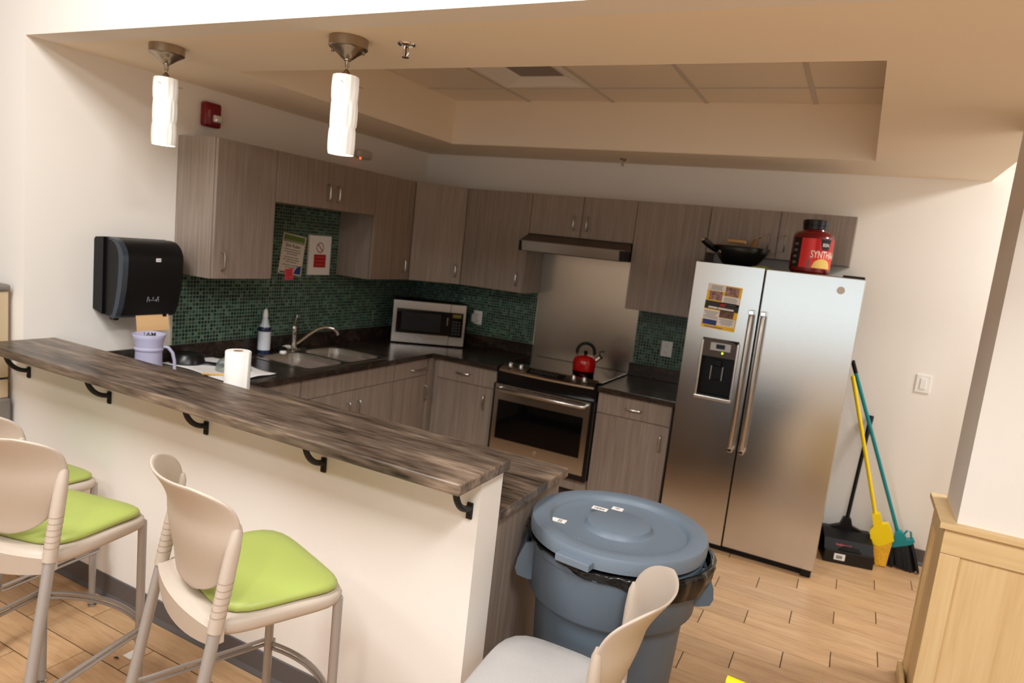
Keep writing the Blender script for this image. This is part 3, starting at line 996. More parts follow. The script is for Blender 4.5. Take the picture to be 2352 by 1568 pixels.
# ------------------------------------------------------------------ paper towel dispenser on the left wall
t = thing('towel_dispenser', 'large black paper towel dispenser on the left wall', 'dispenser', (0, -2.66, 1.19))
y0, y1 = -2.845, -2.505
zb_, zt_ = 1.185, 1.552
part('back_case', B().prism([(.0005, zb_ + .005), (.0005, zt_ - .012), (.012, zt_), (.075, zt_ + .006), (.075, zb_ - .015), (.02, zb_)], 'y', y0, y1), BLACK, t)
pr = [(.072, zt_ + .004)] + [(.105 + .12 * cos(radians(a)) ** .8 if a < 90 else .105, zt_ - .095 + .10 * sin(radians(a))) for a in range(88, -1, -8)] + [(.224, zt_ - .16), (.216, zt_ - .24), (.196, zb_ + .04), (.176, zb_ - .012), (.15, zb_ - .026), (.072, zb_ - .016)]
part('cover', B().prism(pr, 'y', y0 + .012, y1), BLACK, t, True)
pe = [(p_[0] + .004, p_[1] + (.002 if i < 6 else 0)) for i, p_ in enumerate(pr)]
inner = [(.074 + (p_[0] - .074) * .80, p_[1] * .96 + .0548) for p_ in pr]
eb = B()
lo = [eb.bm.verts.new((p_[0], y0 + .002, p_[1])) for p_ in pe]
li = [eb.bm.verts.new((q_[0], y0 + .002, q_[1])) for q_ in inner]
hi = [eb.bm.verts.new((p_[0] + .001, y0 + .03, p_[1])) for p_ in pe]
for i in range(1, len(pe) - 2):
    eb.bm.faces.new((lo[i], lo[i + 1], hi[i + 1], hi[i]))
    eb.bm.faces.new((li[i], li[i + 1], lo[i + 1], lo[i]))
bmesh.ops.recalc_face_normals(eb.bm, faces=eb.bm.faces)
part('side_band', eb, mat('band_blue_grey', (62, 70, 80), .3, .4), t, True)
part('foot', B().box(.09, .13, y0 + .03, y0 + .055, zb_ - .042, zb_ - .012, .003), BLACK, t)
part('foot', B().box(.15, .175, y1 - .075, y1 - .05, zb_ - .046, zb_ - .012, .003), BLACK, t)


def sheetf(u, v):
    y = y0 + .115 + .185 * u
    z = zb_ - .012 - .088 * v + (.004 * abs(sin(pi * 9 * u)) if v > .99 else 0)
    return (.172 + .012 * sin(1.5 * v), y, z)


part('paper_towel', B().grid(sheetf, 54, 6), mat('kraft_paper', (226, 184, 132), .9), t)
bd = part('badge', B().box(.2255, .2272, -2.665, -2.637, 1.452, 1.470, .001, 1), WHITE, t)
part('lettering', text_bm('Tork', .011).xf(basis((.2276, -2.651, 1.461), (0, 1, 0), (0, 0, 1))), PBLUE, bd)
ic = B()
for s_ in (-1, 1):
    yy = -2.665 + s_ * .024
    ic.tube([(.2105, yy - s_ * .006, 1.245), (.2125, yy, 1.258), (.2135, yy + s_ * .001, 1.272)], .0011, 5)
    ic.tube([(.2105, yy + s_ * .008, 1.245), (.2135, yy + s_ * .006, 1.272)], .0011, 5)
    ic.tube([(.2125, yy, 1.258), (.2122, yy - s_ * .01, 1.253)], .0011, 5)
ic.tube([(.212, -2.68 + .003 * i, 1.2515 + .002 * (i % 2)) for i in range(11)], .001, 5)
ic.tube([(.2135, -2.669, 1.262), (.214, -2.665, 1.270), (.2135, -2.661, 1.262), (.2132, -2.669, 1.261)], .001, 5)
part('pull_icon', ic, mat('icon_grey', (150, 150, 150), .6), t)

# ------------------------------------------------------------------ pendants and sprinklers


def pendant(label, x, y, ang):
    t = thing('pendant_lamp', label, 'lamp', (x, y, 1.995), 0, 'pendant lamps over the bar')
    cn = part('canopy', B().lathe((x, y, ZS), [(.071, -.0005), (.071, -.034), (.067, -.038), (.060, -.041), (.036, -.058), (.02, -.072), (.013, -.074)], 36), NICKEL, t, True)
    sc = B()
    for a in (ang, ang + pi):
        sc.cyl((x + .056 * cos(a), y + .056 * sin(a), ZS - .052), (x + .056 * cos(a), y + .056 * sin(a), ZS - .040), .005, n=10)
    part('screw', sc, NICKEL, cn, True)
    part('collar', B().lathe((x, y, ZS), [(.014, -.072), (.014, -.078), (.0085, -.08), (.0075, -.10), (.005, -.103)], 16), NICKEL, t, True)
    part('cord', B().cyl((x, y, ZS - .10), (x, y, 2.30), .0022, n=8), mat('clear_cord', (214, 196, 170), .4), t, True)
    part('cap', B().lathe((x, y, 2.262), [(.026, 0), (.024, .015), (.012, .034), (.006, .042), (.003, .045)], 20), NICKEL, t, True)
    n, rows = 48, 30
    rings = []
    for j in range(rows + 1):
        z = 2.0 + .281 * j / rows
        ph = (z - 2.0) / .094
        row = []
        for i in range(n):
            a = 2 * pi * i / n
            k = int(ph)
            wob = .0034 * cos(14 * a + pi * (k % 2)) * (0.35 + .65 * abs(sin(pi * (ph - k)))) + .0022 * cos(23 * a + 3 * k)
            wob -= .0014 * (1 - min(1, 9 * min(ph - k, 1 - ph + k)))
            r = .0465 + wob
            row.append((x + r * cos(a), y + r * sin(a), z))
        rings.append(row)
    o = part('shade', B().ring_surface(rings, False, False), SHADE, t, 'all')
    part('lower_diffuser', B().lathe((x, y, 2.006), [(.043, 0), (.043, .002)], 32), SHADE, t)
    pb = B()
    for a in (ang + .5, ang + .5 + 2 * pi / 3, ang + .5 + 4 * pi / 3):
        pb.cyl((x + .02 * cos(a), y + .02 * sin(a), 2.252), (x + .066 * cos(a), y + .066 * sin(a), 2.252), .0016, n=6)
    part('pin', pb, NICKEL, t, True)
    ld = bpy.data.lights.new('pendant_bulb', 'POINT')
    ld.energy = 0.8
    ld.color = (1, .86, .68)
    ld.shadow_soft_size = .03
    lo_ = bpy.data.objects.new('pendant_bulb', ld)
    lo_.location = (x, y, 1.975)
    COL.objects.link(lo_)
    return t


SHADE = mat('opal_glass', (232, 228, 220), .35, emit=(255, 246, 232), estr=.2)
pendant('ribbed white glass pendant lamp nearer the left wall', .637, -2.945, 2.6)
pendant('ribbed white glass pendant lamp nearer the ceiling sprinkler', 1.635, -2.945, .5)


def sprinkler(label, x, y):
    t = thing('sprinkler', label, 'sprinkler', (x, y, ZS - .055), 0, 'ceiling sprinklers')
    part('escutcheon', B().lathe((x, y, ZS), [(.034, -.0005), (.032, -.005), (.026, -.008), (.022, -.003), (.0, -.003)], 28), CHROME, t, True)
    part('frame', B().tube([(x - .006, y, ZS - .006), (x - .0105, y, ZS - .018), (x - .0105, y, ZS - .034), (x - .003, y, ZS - .046)], .0022, 6).tube([(x + .006, y, ZS - .006), (x + .0105, y, ZS - .018), (x + .0105, y, ZS - .034), (x + .003, y, ZS - .046)], .0022, 6), CHROME, t, True)
    part('bulb', B().cyl((x, y, ZS - .01), (x, y, ZS - .044), .0025, n=8), mat('bulb_dark', (90, 40, 30), .2), t, True)
    part('deflector', B().lathe((x, y, ZS), [(.0, -.046), (.013, -.046), (.013, -.0485), (0, -.0485)], 18), NICKEL, t, True)


sprinkler('chrome fire sprinkler in the ceiling beside a pendant lamp', 1.832, -2.862)
sprinkler('small fire sprinkler in the ceiling above the range hood', 1.802, -.227)

# ------------------------------------------------------------------ range hood, steel splash, range, kettle
t = thing('range_hood', 'stainless steel range hood under the short cabinet', 'hood', ((XB + XC) / 2, -.24, 1.70))
xa, xb = XB + .004, XC - .004
part('body', B().prism([(-.001, ZH - .002), (-.315, ZH - .002), (-.46, 1.776), (-.46, 1.768), (-.002, 1.768)], 'x', xa, xb), mat('hood_shell', (120, 110, 102), .35, 1.0), t)
part('front_lip', B().prism([(-.455, 1.768), (-.484, 1.772), (-.470, 1.704), (-.462, 1.699), (-.02, 1.70), (-.02, 1.705), (-.45, 1.708)], 'x', xa + .03, xb - .03), STEELP, t)
part('side_panel', B().box(xa, xa + .03, -.47, -.02, 1.70, 1.772, .003), BLACK, t)
part('side_panel', B().box(xb - .03, xb, -.47, -.02, 1.70, 1.772, .003), BLACK, t)
solo('splash_panel', B().box(XB + .002, XC + .018, -.004, -.0008, .80, 1.72), STEELP, 'tall stainless steel splash panel on the wall behind the range', 'splash panel', (1.57, 0, .8))

t = thing('range', 'stainless steel drop-in electric range with black oven window', 'range', ((RL + RR) / 2, -.35, .187))
x0, x1 = RL + .002, RR - .002
part('chassis', B().box(x0 + .002, x1 - .002, -.655, -.025, .188, ZC - .005), BLACK, t)
part('cooktop', B().box(x0 - .008, x1 + .008, -.60, -.022, ZC + .001, ZC + .012, .004), GLOSSB, t)
# bowed control panel
bow = lambda s_: .028 * (1 - (2 * s_ - 1) ** 2)
N = 16
rings = []
for i in range(N + 1):
    s_ = i / N
    x = x0 + .02 + (x1 - x0 - .04) * s_
    f = -.675 - bow(s_)
    rings.append([(x, -.585, ZC + .004), (x, -.585, ZC + .022), (x, f + .012, ZC - .006), (x, f, ZC - .014), (x, f + .004, ZC - .026), (x, -.60, ZC - .02)])
part('control_panel', B().ring_surface(rings), STEEL, t, True)
rings = []
for i in range(N + 1):
    s_ = i / N
    x = x0 + (x1 - x0) * s_
    f = -.668 - bow(s_) * .9
    rings.append([(x, -.60, ZC - .02), (x, f, ZC - .024), (x, f + .012, .752), (x, -.60, .752)])
part('front_band', B().ring_surface(rings), mat('range_black', (14, 13, 13), .25), t, True)
for x in (1.30, 1.385, 1.79, 1.868):
    k = part('knob', B().lathe((0, 0, 0), [(.021, 0), (.021, .006), (.017, .009), (.0165, .026), (.013, .03), (0, .03)], 20).box(-.004, .004, -.016, .016, .026, .035, .0015).xf(Matrix.Translation((x, -.642, ZC + .006)) @ Matrix.Rotation(radians(-16), 4, 'X') @ Matrix.Rotation(radians(10), 4, 'X')), CHROME, t, True)
cd = part('touch_panel', B().box(-.14, .14, -.032, .032, 0, .0015).xf(Matrix.Translation((1.585, -.645, ZC + .0092)) @ Matrix.Rotation(radians(16), 4, 'X')), GLOSSB, t)
kb = B()
for i in range(9):
    for j in range(3):
        kb.box(-.12 + i * .024, -.104 + i * .024, -.022 + j * .016, -.015 + j * .016, .0015, .0019)
part('touch_mark', kb.xf(Matrix.Translation((1.585, -.645, ZC + .0092)) @ Matrix.Rotation(radians(16), 4, 'X')), mat('touch_grey', (74, 72, 72), .5), cd, kind='stuff')
dz0, dz1 = .235, .748
dfy = -.70
db = B()
wx0, wx1, wz0, wz1 = 1.262, 1.916, .352, .637
for a in ((x0 + .018, wx0, dz0, dz1), (wx1, x1 - .018, dz0, dz1), (wx0, wx1, dz0, wz0), (wx0, wx1, wz1, dz1)):
    db.box(a[0], a[1], dfy, -.657, a[2], a[3])
od = part('oven_door', db, STEEL, t)
part('window', B().box(wx0, wx1, dfy + .003, -.66, wz0, wz1), GLOSSB, od)
part('handle', B().tube([(x0 + .05, dfy, .716), (x0 + .05, dfy - .04, .718), (x0 + .075, dfy - .052, .718), (x1 - .075, dfy - .052, .718), (x1 - .05, dfy - .04, .718), (x1 - .05, dfy, .716)], [.012, .013, .0145, .0145, .013, .012], 12), STEEL, od, True)
vs = B()
for i in range(5):
    vs.box(1.262 + i * .13, 1.262 + i * .13 + .11, dfy - .0008, dfy, .733, .739)
part('vent_slot', vs, PBLACK, od)
lg = part('emblem', B().cyl((1.587, dfy - .002, .308), (1.587, dfy, .308), .014, n=24), CHROME, od, True)
part('side_frame', B().box(x1 - .018, x1 + .004, -.69, -.03, .19, .748, .002), MATS['range_black'], t)
part('side_frame', B().box(x0 - .002, x0 + .016, -.69, -.03, .19, .748, .002), MATS['range_black'], t)
part('lower_frame', B().box(x0 + .016, x1 - .018, -.685, -.60, .19, .232, .002), MATS['range_black'], t)

c = (1.775, -.42, ZC + .012)
t = thing('kettle', 'glossy red stovetop kettle with black loop handle on the range', 'kettle', c)
KRED = mat('kettle_red', (176, 14, 14), .12, coat=.5)
part('body', B().lathe(c, [(.08, .0325), (.082, .05), (.083, .09), (.078, .115), (.06, .134), (.035, .142), (0, .144)], 40), KRED, t, True)
part('base_band', B().lathe(c, [(.07, .001), (.078, .005), (.081, .033), (.0815, .034)], 40), mat('kettle_dark', (64, 20, 18), .15, .8), t, True)
part('lid_knob', B().lathe(c, [(.012, .143), (.009, .15), (.015, .158), (.015, .168), (.006, .175), (0, .175)], 18), BLACK, t, True)
hx = Vector((.93, .37, 0)).normalized()
hpts = [Vector(c) + hx * (.062 * cos(radians(a))) + Vector((0, 0, .165 + .062 * sin(radians(a)))) for a in range(-12, 193, 12)]
part('handle', B().tube(hpts, .0115, 10), BLACK, t, True)
br = B()
for e in (hpts[0], hpts[-1]):
    br.cyl(e, Vector((e.x, e.y, c[2] + .12)), .0045, n=8)
part('handle_bracket', br, CHROME, t, True)
sp = part('spout', B().cyl(Vector(c) + hx * .066 + Vector((0, 0, .105)), Vector(c) + hx * .105 + Vector((0, 0, .142)), .019, .015, 16), CHROME, t, True)
part('spout_cap', B().cyl(Vector(c) + hx * .103 + Vector((0, 0, .138)), Vector(c) + hx * .113 + Vector((0, 0, .149)), .017, n=16).tube([Vector(c) + hx * .10 + Vector((0, 0, .155)), Vector(c) + hx * .095 + Vector((0, 0, .178)), Vector(c) + hx * .13 + Vector((0, 0, .182))], .005, 8), BLACK, sp, True)

# ------------------------------------------------------------------ fridge
FX0, FX1, FY, FT = 2.5262, 3.4522, -.7526, 1.7577
t = thing('fridge', 'tall side-by-side stainless steel fridge with ice dispenser', 'fridge', ((FX0 + FX1) / 2, -.4, 0))
FBODY = mat('fridge_side', (52, 48, 46), .4)
part('body', B().box(FX0 + .006, FX1 - .006, FY + .075, -.03, .02, FT - .012, .004), FBODY, t)
part('kick_grille', B().box(FX0 + .02, FX1 - .015, FY + .05, -.1, .002, .045).box(FX1 - .07, FX1 - .012, FY + .02, FY + .06, .004, .05, .004), BLACK, t)
part('hinge_cover', B().box(FX1 - .12, FX1 - .008, FY + .02, FY + .14, FT - .012, FT + .012, .004), BLACK, t)
part('hinge_cover', B().box(FX0 + .008, FX0 + .09, FY + .04, FY + .16, FT - .012, FT + .008, .004), BLACK, t)
SPL = 2.926
fz0 = .052
dx0, dx1, dz0, dz1 = 2.632, 2.846, .948, 1.312
db = B()
for a in ((FX0, dx0, fz0, FT), (dx1, SPL - .004, fz0, FT), (dx0, dx1, fz0, dz0), (dx0, dx1, dz1, FT)):
    db.box(a[0], a[1], FY, FY + .07, a[2], a[3])
d1 = part('door', db, STEEL, t)
d2 = part('door', B().box(SPL + .004, FX1, FY, FY + .07, fz0, FT, .005, 2), STEEL, t)
part('door_gasket', B().box(FX0 + .012, FX1 - .012, FY + .055, FY + .076, fz0 + .005, FT - .02), BLACK, t)
for dd, x in ((d1, 2.892), (d2, 2.958)):
    hp = [(x, FY, .678), (x, FY - .035, .668), (x, FY - .05, .70), (x, FY - .058, 1.09), (x, FY - .05, 1.47), (x, FY - .035, 1.50), (x, FY, 1.49)]
    part('handle', B().tube(hp, [.011, .012, .0135, .0145, .0135, .012, .011], 14), SATIN, dd, True)
    part('handle_cap', B().box(x - .016, x + .016, FY - .06, FY, 1.485, 1.512, .004), CHROME, dd)
    part('handle_cap', B().box(x - .014, x + .014, FY - .055, FY, .655, .68, .004), CHROME, dd)
part('emblem', B().cyl((3.335, FY - .002, 1.684), (3.335, FY, 1.684), .021, n=28), mat('emblem_bronze', (190, 172, 156), .35, .6), d2, True)
# dispenser
part('dispenser_surround', B().box(dx0 - .006, dx0 + .010, FY - .010, FY + .03, dz0, dz1 - .012, .004).box(dx1 - .010, dx1 + .006, FY - .010, FY + .03, dz0, dz1 - .012, .004).box(dx0 - .006, dx1 + .006, FY - .016, FY + .05, dz0 - .010, dz0 + .010, .005), mat('bright_trim', (232, 226, 218), .25, 1.0), d1)
part('dispenser_cavity', B().box(dx0 + .008, dx1 - .008, FY + .058, FY + .064, dz0, dz1).box(dx0 + .006, dx0 + .01, FY + .002, FY + .06, dz0, dz1).box(dx1 - .01, dx1 - .006, FY + .002, FY + .06, dz0, dz1).box(dx0, dx1, FY + .005, FY + .06, dz1 - .006, dz1).box(dx0 + .008, dx1 - .008, FY + .004, FY + .06, dz0 + .006, dz0 + .014), DGREY, d1)
pts = [(dx0 + .008, 1.20), (dx1 - .008, 1.20), (dx1 - .008, 1.285), (dx1 - .03, 1.30), (2.739, 1.312), (dx0 + .03, 1.312), (dx0 + .008, 1.30)]
part('dispenser_fascia', B().prism(pts, 'y', FY + .004, FY + .05), mat('fascia_bronze', (84, 72, 64), .35, .3), d1)
part('control_plate', B().box(2.682, 2.802, FY + .001, FY + .004, 1.24, 1.288, .001, 1), mat('plate_silver', (190, 184, 178), .4, .5), d1)
part('display', B().box(2.716, 2.768, FY - .0005, FY + .001, 1.252, 1.280), mat('display_navy', (20, 22, 44), .2), d1)
part('indicator', B().cyl((2.757, FY + .001, 1.228), (2.757, FY + .004, 1.228), .0055, n=12), mat('led_green', (190, 255, 40), .4, emit=(190, 255, 40), estr=2.5), d1)
part('paddle', B().box(2.703, 2.768, FY + .032, FY + .04, 1.06, 1.14, .004).box(2.715, 2.757, FY + .036, FY + .057, 1.14, 1.18, .004), BLACK, d1)
part('paddle_edge', B().box(2.699, 2.704, FY + .026, FY + .04, 1.058, 1.142).box(2.767, 2.772, FY + .026, FY + .04, 1.058, 1.142), SATIN, d1)
gb = B()
for i in range(12):
    gb.box(dx0 + .02 + i * .0155, dx0 + .027 + i * .0155, FY + .006, FY + .055, dz0 + .014, dz0 + .018)
part('drip_tray', gb, BLACK, d1)

# flyer on the fridge door
ff = FY - .0005
t = thing('flyer', 'yellow and black printed flyer stuck on the left fridge door', 'flyer', (2.71, ff, 1.37))
Mf = Matrix.Translation((2.712, 0, 1.50)) @ Matrix.Rotation(radians(2.5), 4, 'Y') @ Matrix.Translation((-2.712, 0, -1.50))


def fq(x0_, x1_, z0_, z1_, lv=1):
    return B().box(x0_, x1_, ff - .0006 - .0004 * lv, ff - .0004 * lv, z0_, z1_).xf(Mf)


part('sheet', fq(2.612, 2.812, 1.368, 1.634, 0), PYEL, t)
for a in ((2.614, 2.716, 1.594, 1.632), (2.706, 2.806, 1.518, 1.572), (2.612, 2.706, 1.420, 1.478), (2.704, 2.806, 1.392, 1.44)):
    part('text_block', fq(*a), PAPER, t)
part('picture', fq(2.718, 2.796, 1.574, 1.628), PPHOTO, t)
part('picture', fq(2.628, 2.704, 1.538, 1.592), PPHOTO, t)
part('picture', fq(2.708, 2.790, 1.442, 1.486), PPHOTO2, t)
part('picture', fq(2.618, 2.70, 1.388, 1.419), PBLUE, t)
part('title_band', fq(2.612, 2.812, 1.484, 1.532), mat('print_charcoal', (48, 46, 44), .6), t)
tl = B().box(2.636, 2.69, ff - .0018, ff - .0012, 1.489, 1.499).box(2.694, 2.785, ff - .0018, ff - .0012, 1.489, 1.499).xf(Mf)
part('title_line', tl, PAPER, t)
part('title_dot', B().box(2.702, 2.73, ff - .0018, ff - .0012, 1.508, 1.522).xf(Mf), RED, t)
ln = B()
for (cx_, zt0, n_) in ((2.665, 1.622, 3), (2.756, 1.562, 5), (2.659, 1.468, 5), (2.755, 1.432, 4)):
    for i in range(n_):
        wd = rnd.uniform(.05, .085)
        ln.box(cx_ - wd / 2, cx_ + wd / 2, ff - .0018, ff - .0011, zt0 - i * .0095 - .002, zt0 - i * .0095 + .0015)
ln.box(2.63, 2.74, ff - .0018, ff - .0011, 1.374, 1.380)
part('print_line', ln.xf(Mf), PGREY, t, kind='stuff')

# things on the fridge top
zt_ = FT + .0005
c = (2.735, -.505, FT - .0118)
t = thing('wok', 'black wok with long handle sitting on top of the fridge', 'wok', c)
WOK = mat('wok_black', (24, 23, 25), .3)
o = part('bowl', B().lathe(c, [(.075, .0008), (.09, .006), (.125, .05), (.152, .088), (.172, .128)], 48, True, False), WOK, t, True)
md = o.modifiers.new('thick', 'SOLIDIFY')
md.thickness = .003
h0, h1 = Vector((c[0] - .13, c[1] - .07, c[2] + .088)), Vector((c[0] - .205, c[1] - .155, c[2] + .145))
part('handle', B().tube([h0 + (h1 - h0) * k for k in (.05, .2, .6, 1)], [.013, .018, .021, .018], 12), BLACK, t, True)
part('ferrule', B().lathe((0, 0, 0), [(.016, -.01), (.02, 0), (.016, .012)], 14).xf(Matrix.Translation((c[0] - .105, c[1] - .095, c[2] + .088))), CHROME, t, True)
part('end_ring', B().lathe((0, 0, 0), [(.011, -.006), (.015, 0), (.011, .008)], 14).xf(Matrix.Translation(h1 + (h1 - h0) * .05)), CHROME, t, True)
t = thing('spatula', 'wooden spatula handle resting across the wok rim', 'spatula', (2.66, -.42, c[2] + .12))
part('handle', B().box(2.625, 2.745, -.43, -.41, c[2] + .152, c[2] + .173, .007, 3), WOODL, t, True)
part('blade', B().box(2.72, 2.80, -.435, -.405, c[2] + .128, c[2] + .134, .002), WOODL, t)
t = thing('ladle', 'brown-handled ladle standing in the wok', 'ladle', (2.80, -.50, c[2] + .08))
part('handle', B().tube([(2.785, -.52, c[2] + .10), (2.80, -.51, c[2] + .145), (2.815, -.50, c[2] + .185)], [.006, .014, .010], 10), mat('amber_wood', (148, 104, 46), .4), t, True)
part('hook', B().tube([(2.812, -.503, c[2] + .18), (2.822, -.498, c[2] + .196), (2.838, -.49, c[2] + .20)], .006, 8), CHROME, t, True)
part('stem', B().cyl((2.775, -.525, c[2] + .05), (2.786, -.52, c[2] + .102), .004, n=8), SATIN, t, True)
b = B().grid(lambda u, v: (2.84 + .11 * u, -.70 + .10 * v, FT - .011 + .018 + .016 * sin(2.6 * u) * sin(3 * v) - .014 * u), 10, 8)
o = solo('green_cloth', b, mat('lime_cloth', (150, 170, 84), .9), 'crumpled lime green cloth beside the wok on the fridge', 'cloth', (2.89, -.65, FT - .012), 'all')
md = o.modifiers.new('thick', 'SOLIDIFY')
md.thickness = .012

c = (3.145, -.615, FT + .0005)
t = thing('protein_tub', 'big red protein powder tub with black lid on the fridge', 'tub', c, 0)
TUB = mat('tub_red', (112, 8, 16), .18, coat=.4)
part('body', B().lathe(c, [(.095, .0008), (.108, .012), (.111, .03), (.111, .20), (.106, .222), (.09, .238), (.066, .244), (.064, .252)], 44), TUB, t, True)
part('lid', B().lathe(c, [(.064, .25), (.068, .253), (.068, .272), (.071, .274), (.071, .302), (.067, .306), (0, .306)], 40), mat('lid_black', (18, 14, 16), .25), t, True)
fa = math.atan2(CAM.y - c[1], CAM.x - c[0])


def wrap(a0, a1, z0_, z1_, lv=1, n=16):
    """patch on the tub wall; angles in degrees, 0 = towards the camera side, + = to its right"""
    r = .1112 + .0005 * lv
    return B().grid(lambda u, v: (c[0] + r * cos(fa + radians(a0 + (a1 - a0) * u)), c[1] + r * sin(fa + radians(a0 + (a1 - a0) * u)), c[2] + z0_ + (z1_ - z0_) * v), n, 1)


LRED = mat('label_red', (232, 44, 40), .3)
part('label_panel', wrap(-32, 80, .032, .198), LRED, t, True)
part('label_panel', wrap(-62, -33, .032, .198), PBLACK, t, True)
part('label_panel', wrap(8, 80, .125, .198, 2), mat('label_deep_red', (190, 16, 24), .3), t, True)
tr = B()
for i in range(8):
    u0, u1 = i / 8, (i + 1) / 8
    quad = []
    for u, top in ((u0, 0), (u1, 0), (u1, 1), (u0, 1)):
        a = 38 + (u - .5) * (36 if top else 22)
        z = .198 if top else .138
        quad.append((c[0] + .1128 * cos(fa + radians(a)), c[1] + .1128 * sin(fa + radians(a)), c[2] + z))
    tr.face(quad)
part('emblem_shield', tr, PBLACK, t)


def wrap_text(body, size, a_deg, z, m, wf=1.0, lv=4, al='C'):
    b = text_bm(body, size, wf)
    r = .1112 + .0005 * lv
    if al == 'L':
        x0_ = min(v.co.x for v in b.bm.verts)
        bmesh.ops.translate(b.bm, vec=(-x0_, 0, 0), verts=b.bm.verts)
    bmesh.ops.subdivide_edges(b.bm, edges=[e for e in b.bm.edges if e.calc_length() > .008], cuts=2)
    for v in b.bm.verts:
        a = fa + radians(a_deg) + v.co.x / r
        v.co = Vector((c[0] + r * cos(a), c[1] + r * sin(a), c[2] + z + v.co.y))
    return part('lettering', b, m, t)


wrap_text('SYNTHA-6', .058, -2, .108, mat('label_cream', (255, 232, 214), .4), .62, 4, 'L')
wrap_text('BSN', .026, 38, .165, PAPER, .9)
pk = B()
n = 12
for i in range(n):
    u0, u1 = i / n, (i + 1) / n
    q = []
    for u, top in ((u0, 0), (u1, 0), (u1, 1), (u0, 1)):
        a = 34 + (u - .5) * 58
        z = .034 + (.047 * (1 - (2 * u - 1) ** 2) ** .5 + .006 if top else 0)
        q.append((c[0] + .1131 * cos(fa + radians(a)), c[1] + .1131 * sin(fa + radians(a)), c[2] + z))
    pk.face(q)
part('powder_picture', pk, mat('label_yellow', (244, 204, 108), .4), t)
gp = B()
for a0, a1, z0_, z1_ in ((-8, -2, .034, .05), (-9, -1, .052, .064), (-7, -1, .066, .08)):
    gp.grid(lambda u, v: (c[0] + .1133 * cos(fa + radians(a0 + (a1 - a0) * u)), c[1] + .1133 * sin(fa + radians(a0 + (a1 - a0) * u)), c[2] + z0_ + (z1_ - z0_) * v), 3, 1)
for z0_ in (.05, .085, .12, .155):
    gp.grid(lambda u, v: (c[0] + .1133 * cos(fa + radians(-56 + 14 * u)), c[1] + .1133 * sin(fa + radians(-56 + 14 * u)), c[2] + z0_ + .014 * v), 3, 1)
part('print_block', gp, PGREY, t, kind='stuff')

# ------------------------------------------------------------------ rubbish bin
c = (2.795, -2.66, 0)
t = thing('rubbish_bin', 'large round grey-blue rubbish bin with lid and black liner', 'bin', c, radians(20))
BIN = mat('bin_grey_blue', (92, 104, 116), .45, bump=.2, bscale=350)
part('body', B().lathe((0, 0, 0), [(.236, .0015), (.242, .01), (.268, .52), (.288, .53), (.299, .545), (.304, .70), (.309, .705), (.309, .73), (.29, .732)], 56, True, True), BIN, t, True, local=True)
for s_ in (0, 1):
    hb = B()
    # cheeks, grip and floor of the moulded handle
    prof = [(.285, .715), (.32, .705), (.343, .645), (.348, .605), (.338, .582), (.30, .572), (.285, .572)]
    hb.prism([(p_[0], p_[1]) for p_ in prof], 'y', -.09, -.078)
    hb.prism([(p_[0], p_[1]) for p_ in prof], 'y', .078, .09)
    out = [(.32, .705), (.343, .645), (.348, .605), (.338, .582), (.328, .588), (.338, .608), (.333, .641), (.312, .695)]
    hb.prism(out, 'y', -.08, .08)
    hb.prism([(.285, .572), (.30, .572), (.338, .582), (.328, .594), (.30, .584), (.285, .584)], 'y', -.08, .08)
    hb.xf(Matrix.Rotation(pi * s_, 4, 'Z'))
    part('side_handle', hb, BIN, t, local=True)
# liner: crinkled black film over the rim
rl = random.Random(11)
ph = [rl.uniform(0, 6.28) for _ in range(8)]
rings = []
n = 160
for r, z, am in ((.305, .735, .001), (.318, .738, .004), (.322, .72, .006), (.317, .69, .006), (.3105, .665, .003), (.3095, .655, .001)):
    row = []
    for i in range(n):
        a = 2 * pi * i / n
        bulge = .026 * max(0, cos(a + .15)) ** 3
        wv = am * (sin(23 * a + ph[0]) + .6 * sin(41 * a + ph[1] + 30 * z) + .5 * sin(67 * a + ph[2]))
        dz = .007 * sin(5 * a + ph[3]) + .006 * sin(9 * a + ph[4])
        row.append(((r + bulge + max(-.002, wv)) * cos(a), (r + bulge + max(-.002, wv)) * sin(a), z + dz * (1 if z < .7 else .2) + (.742 - z) * .93 * max(0, cos(a - 3.5)) ** .8))
    rings.append(row)
part('liner', B().ring_surface(rings, False, False), mat('liner_black', (12, 11, 11), .2), t, 'all', local=True)
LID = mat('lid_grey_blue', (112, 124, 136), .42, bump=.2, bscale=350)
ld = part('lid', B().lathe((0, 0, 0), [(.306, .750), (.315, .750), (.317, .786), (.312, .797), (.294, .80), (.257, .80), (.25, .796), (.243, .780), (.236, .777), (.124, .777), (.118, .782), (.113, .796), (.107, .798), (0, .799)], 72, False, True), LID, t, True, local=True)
for a in (radians(-117), radians(63)):
    part('lid_tab', B().box(.292, .345, -.062, .062, .748, .774, .004).xf(Matrix.Rotation(a, 4, 'Z')), LID, ld, local=True)
inv_r = Matrix.Rotation(radians(-20), 4, 'Z')


def sticker(xc, yc, wx, wy, ang, z, bars):
    M = inv_r @ Matrix.Translation((xc - c[0], yc - c[1], z)) @ Matrix.Rotation(radians(ang), 4, 'Z')
    part('sticker', B().box(-wx / 2, wx / 2, -wy / 2, wy / 2, 0, .0008).xf(M), PAPER, ld, local=True, label='white barcode sticker')
    bc = B()
    for x0_, w_, y0_, y1_ in bars:
        bc.box(x0_, x0_ + w_, y0_, y1_, .0008, .0011)
    part('barcode', bc.xf(M), PGREY, ld, local=True)


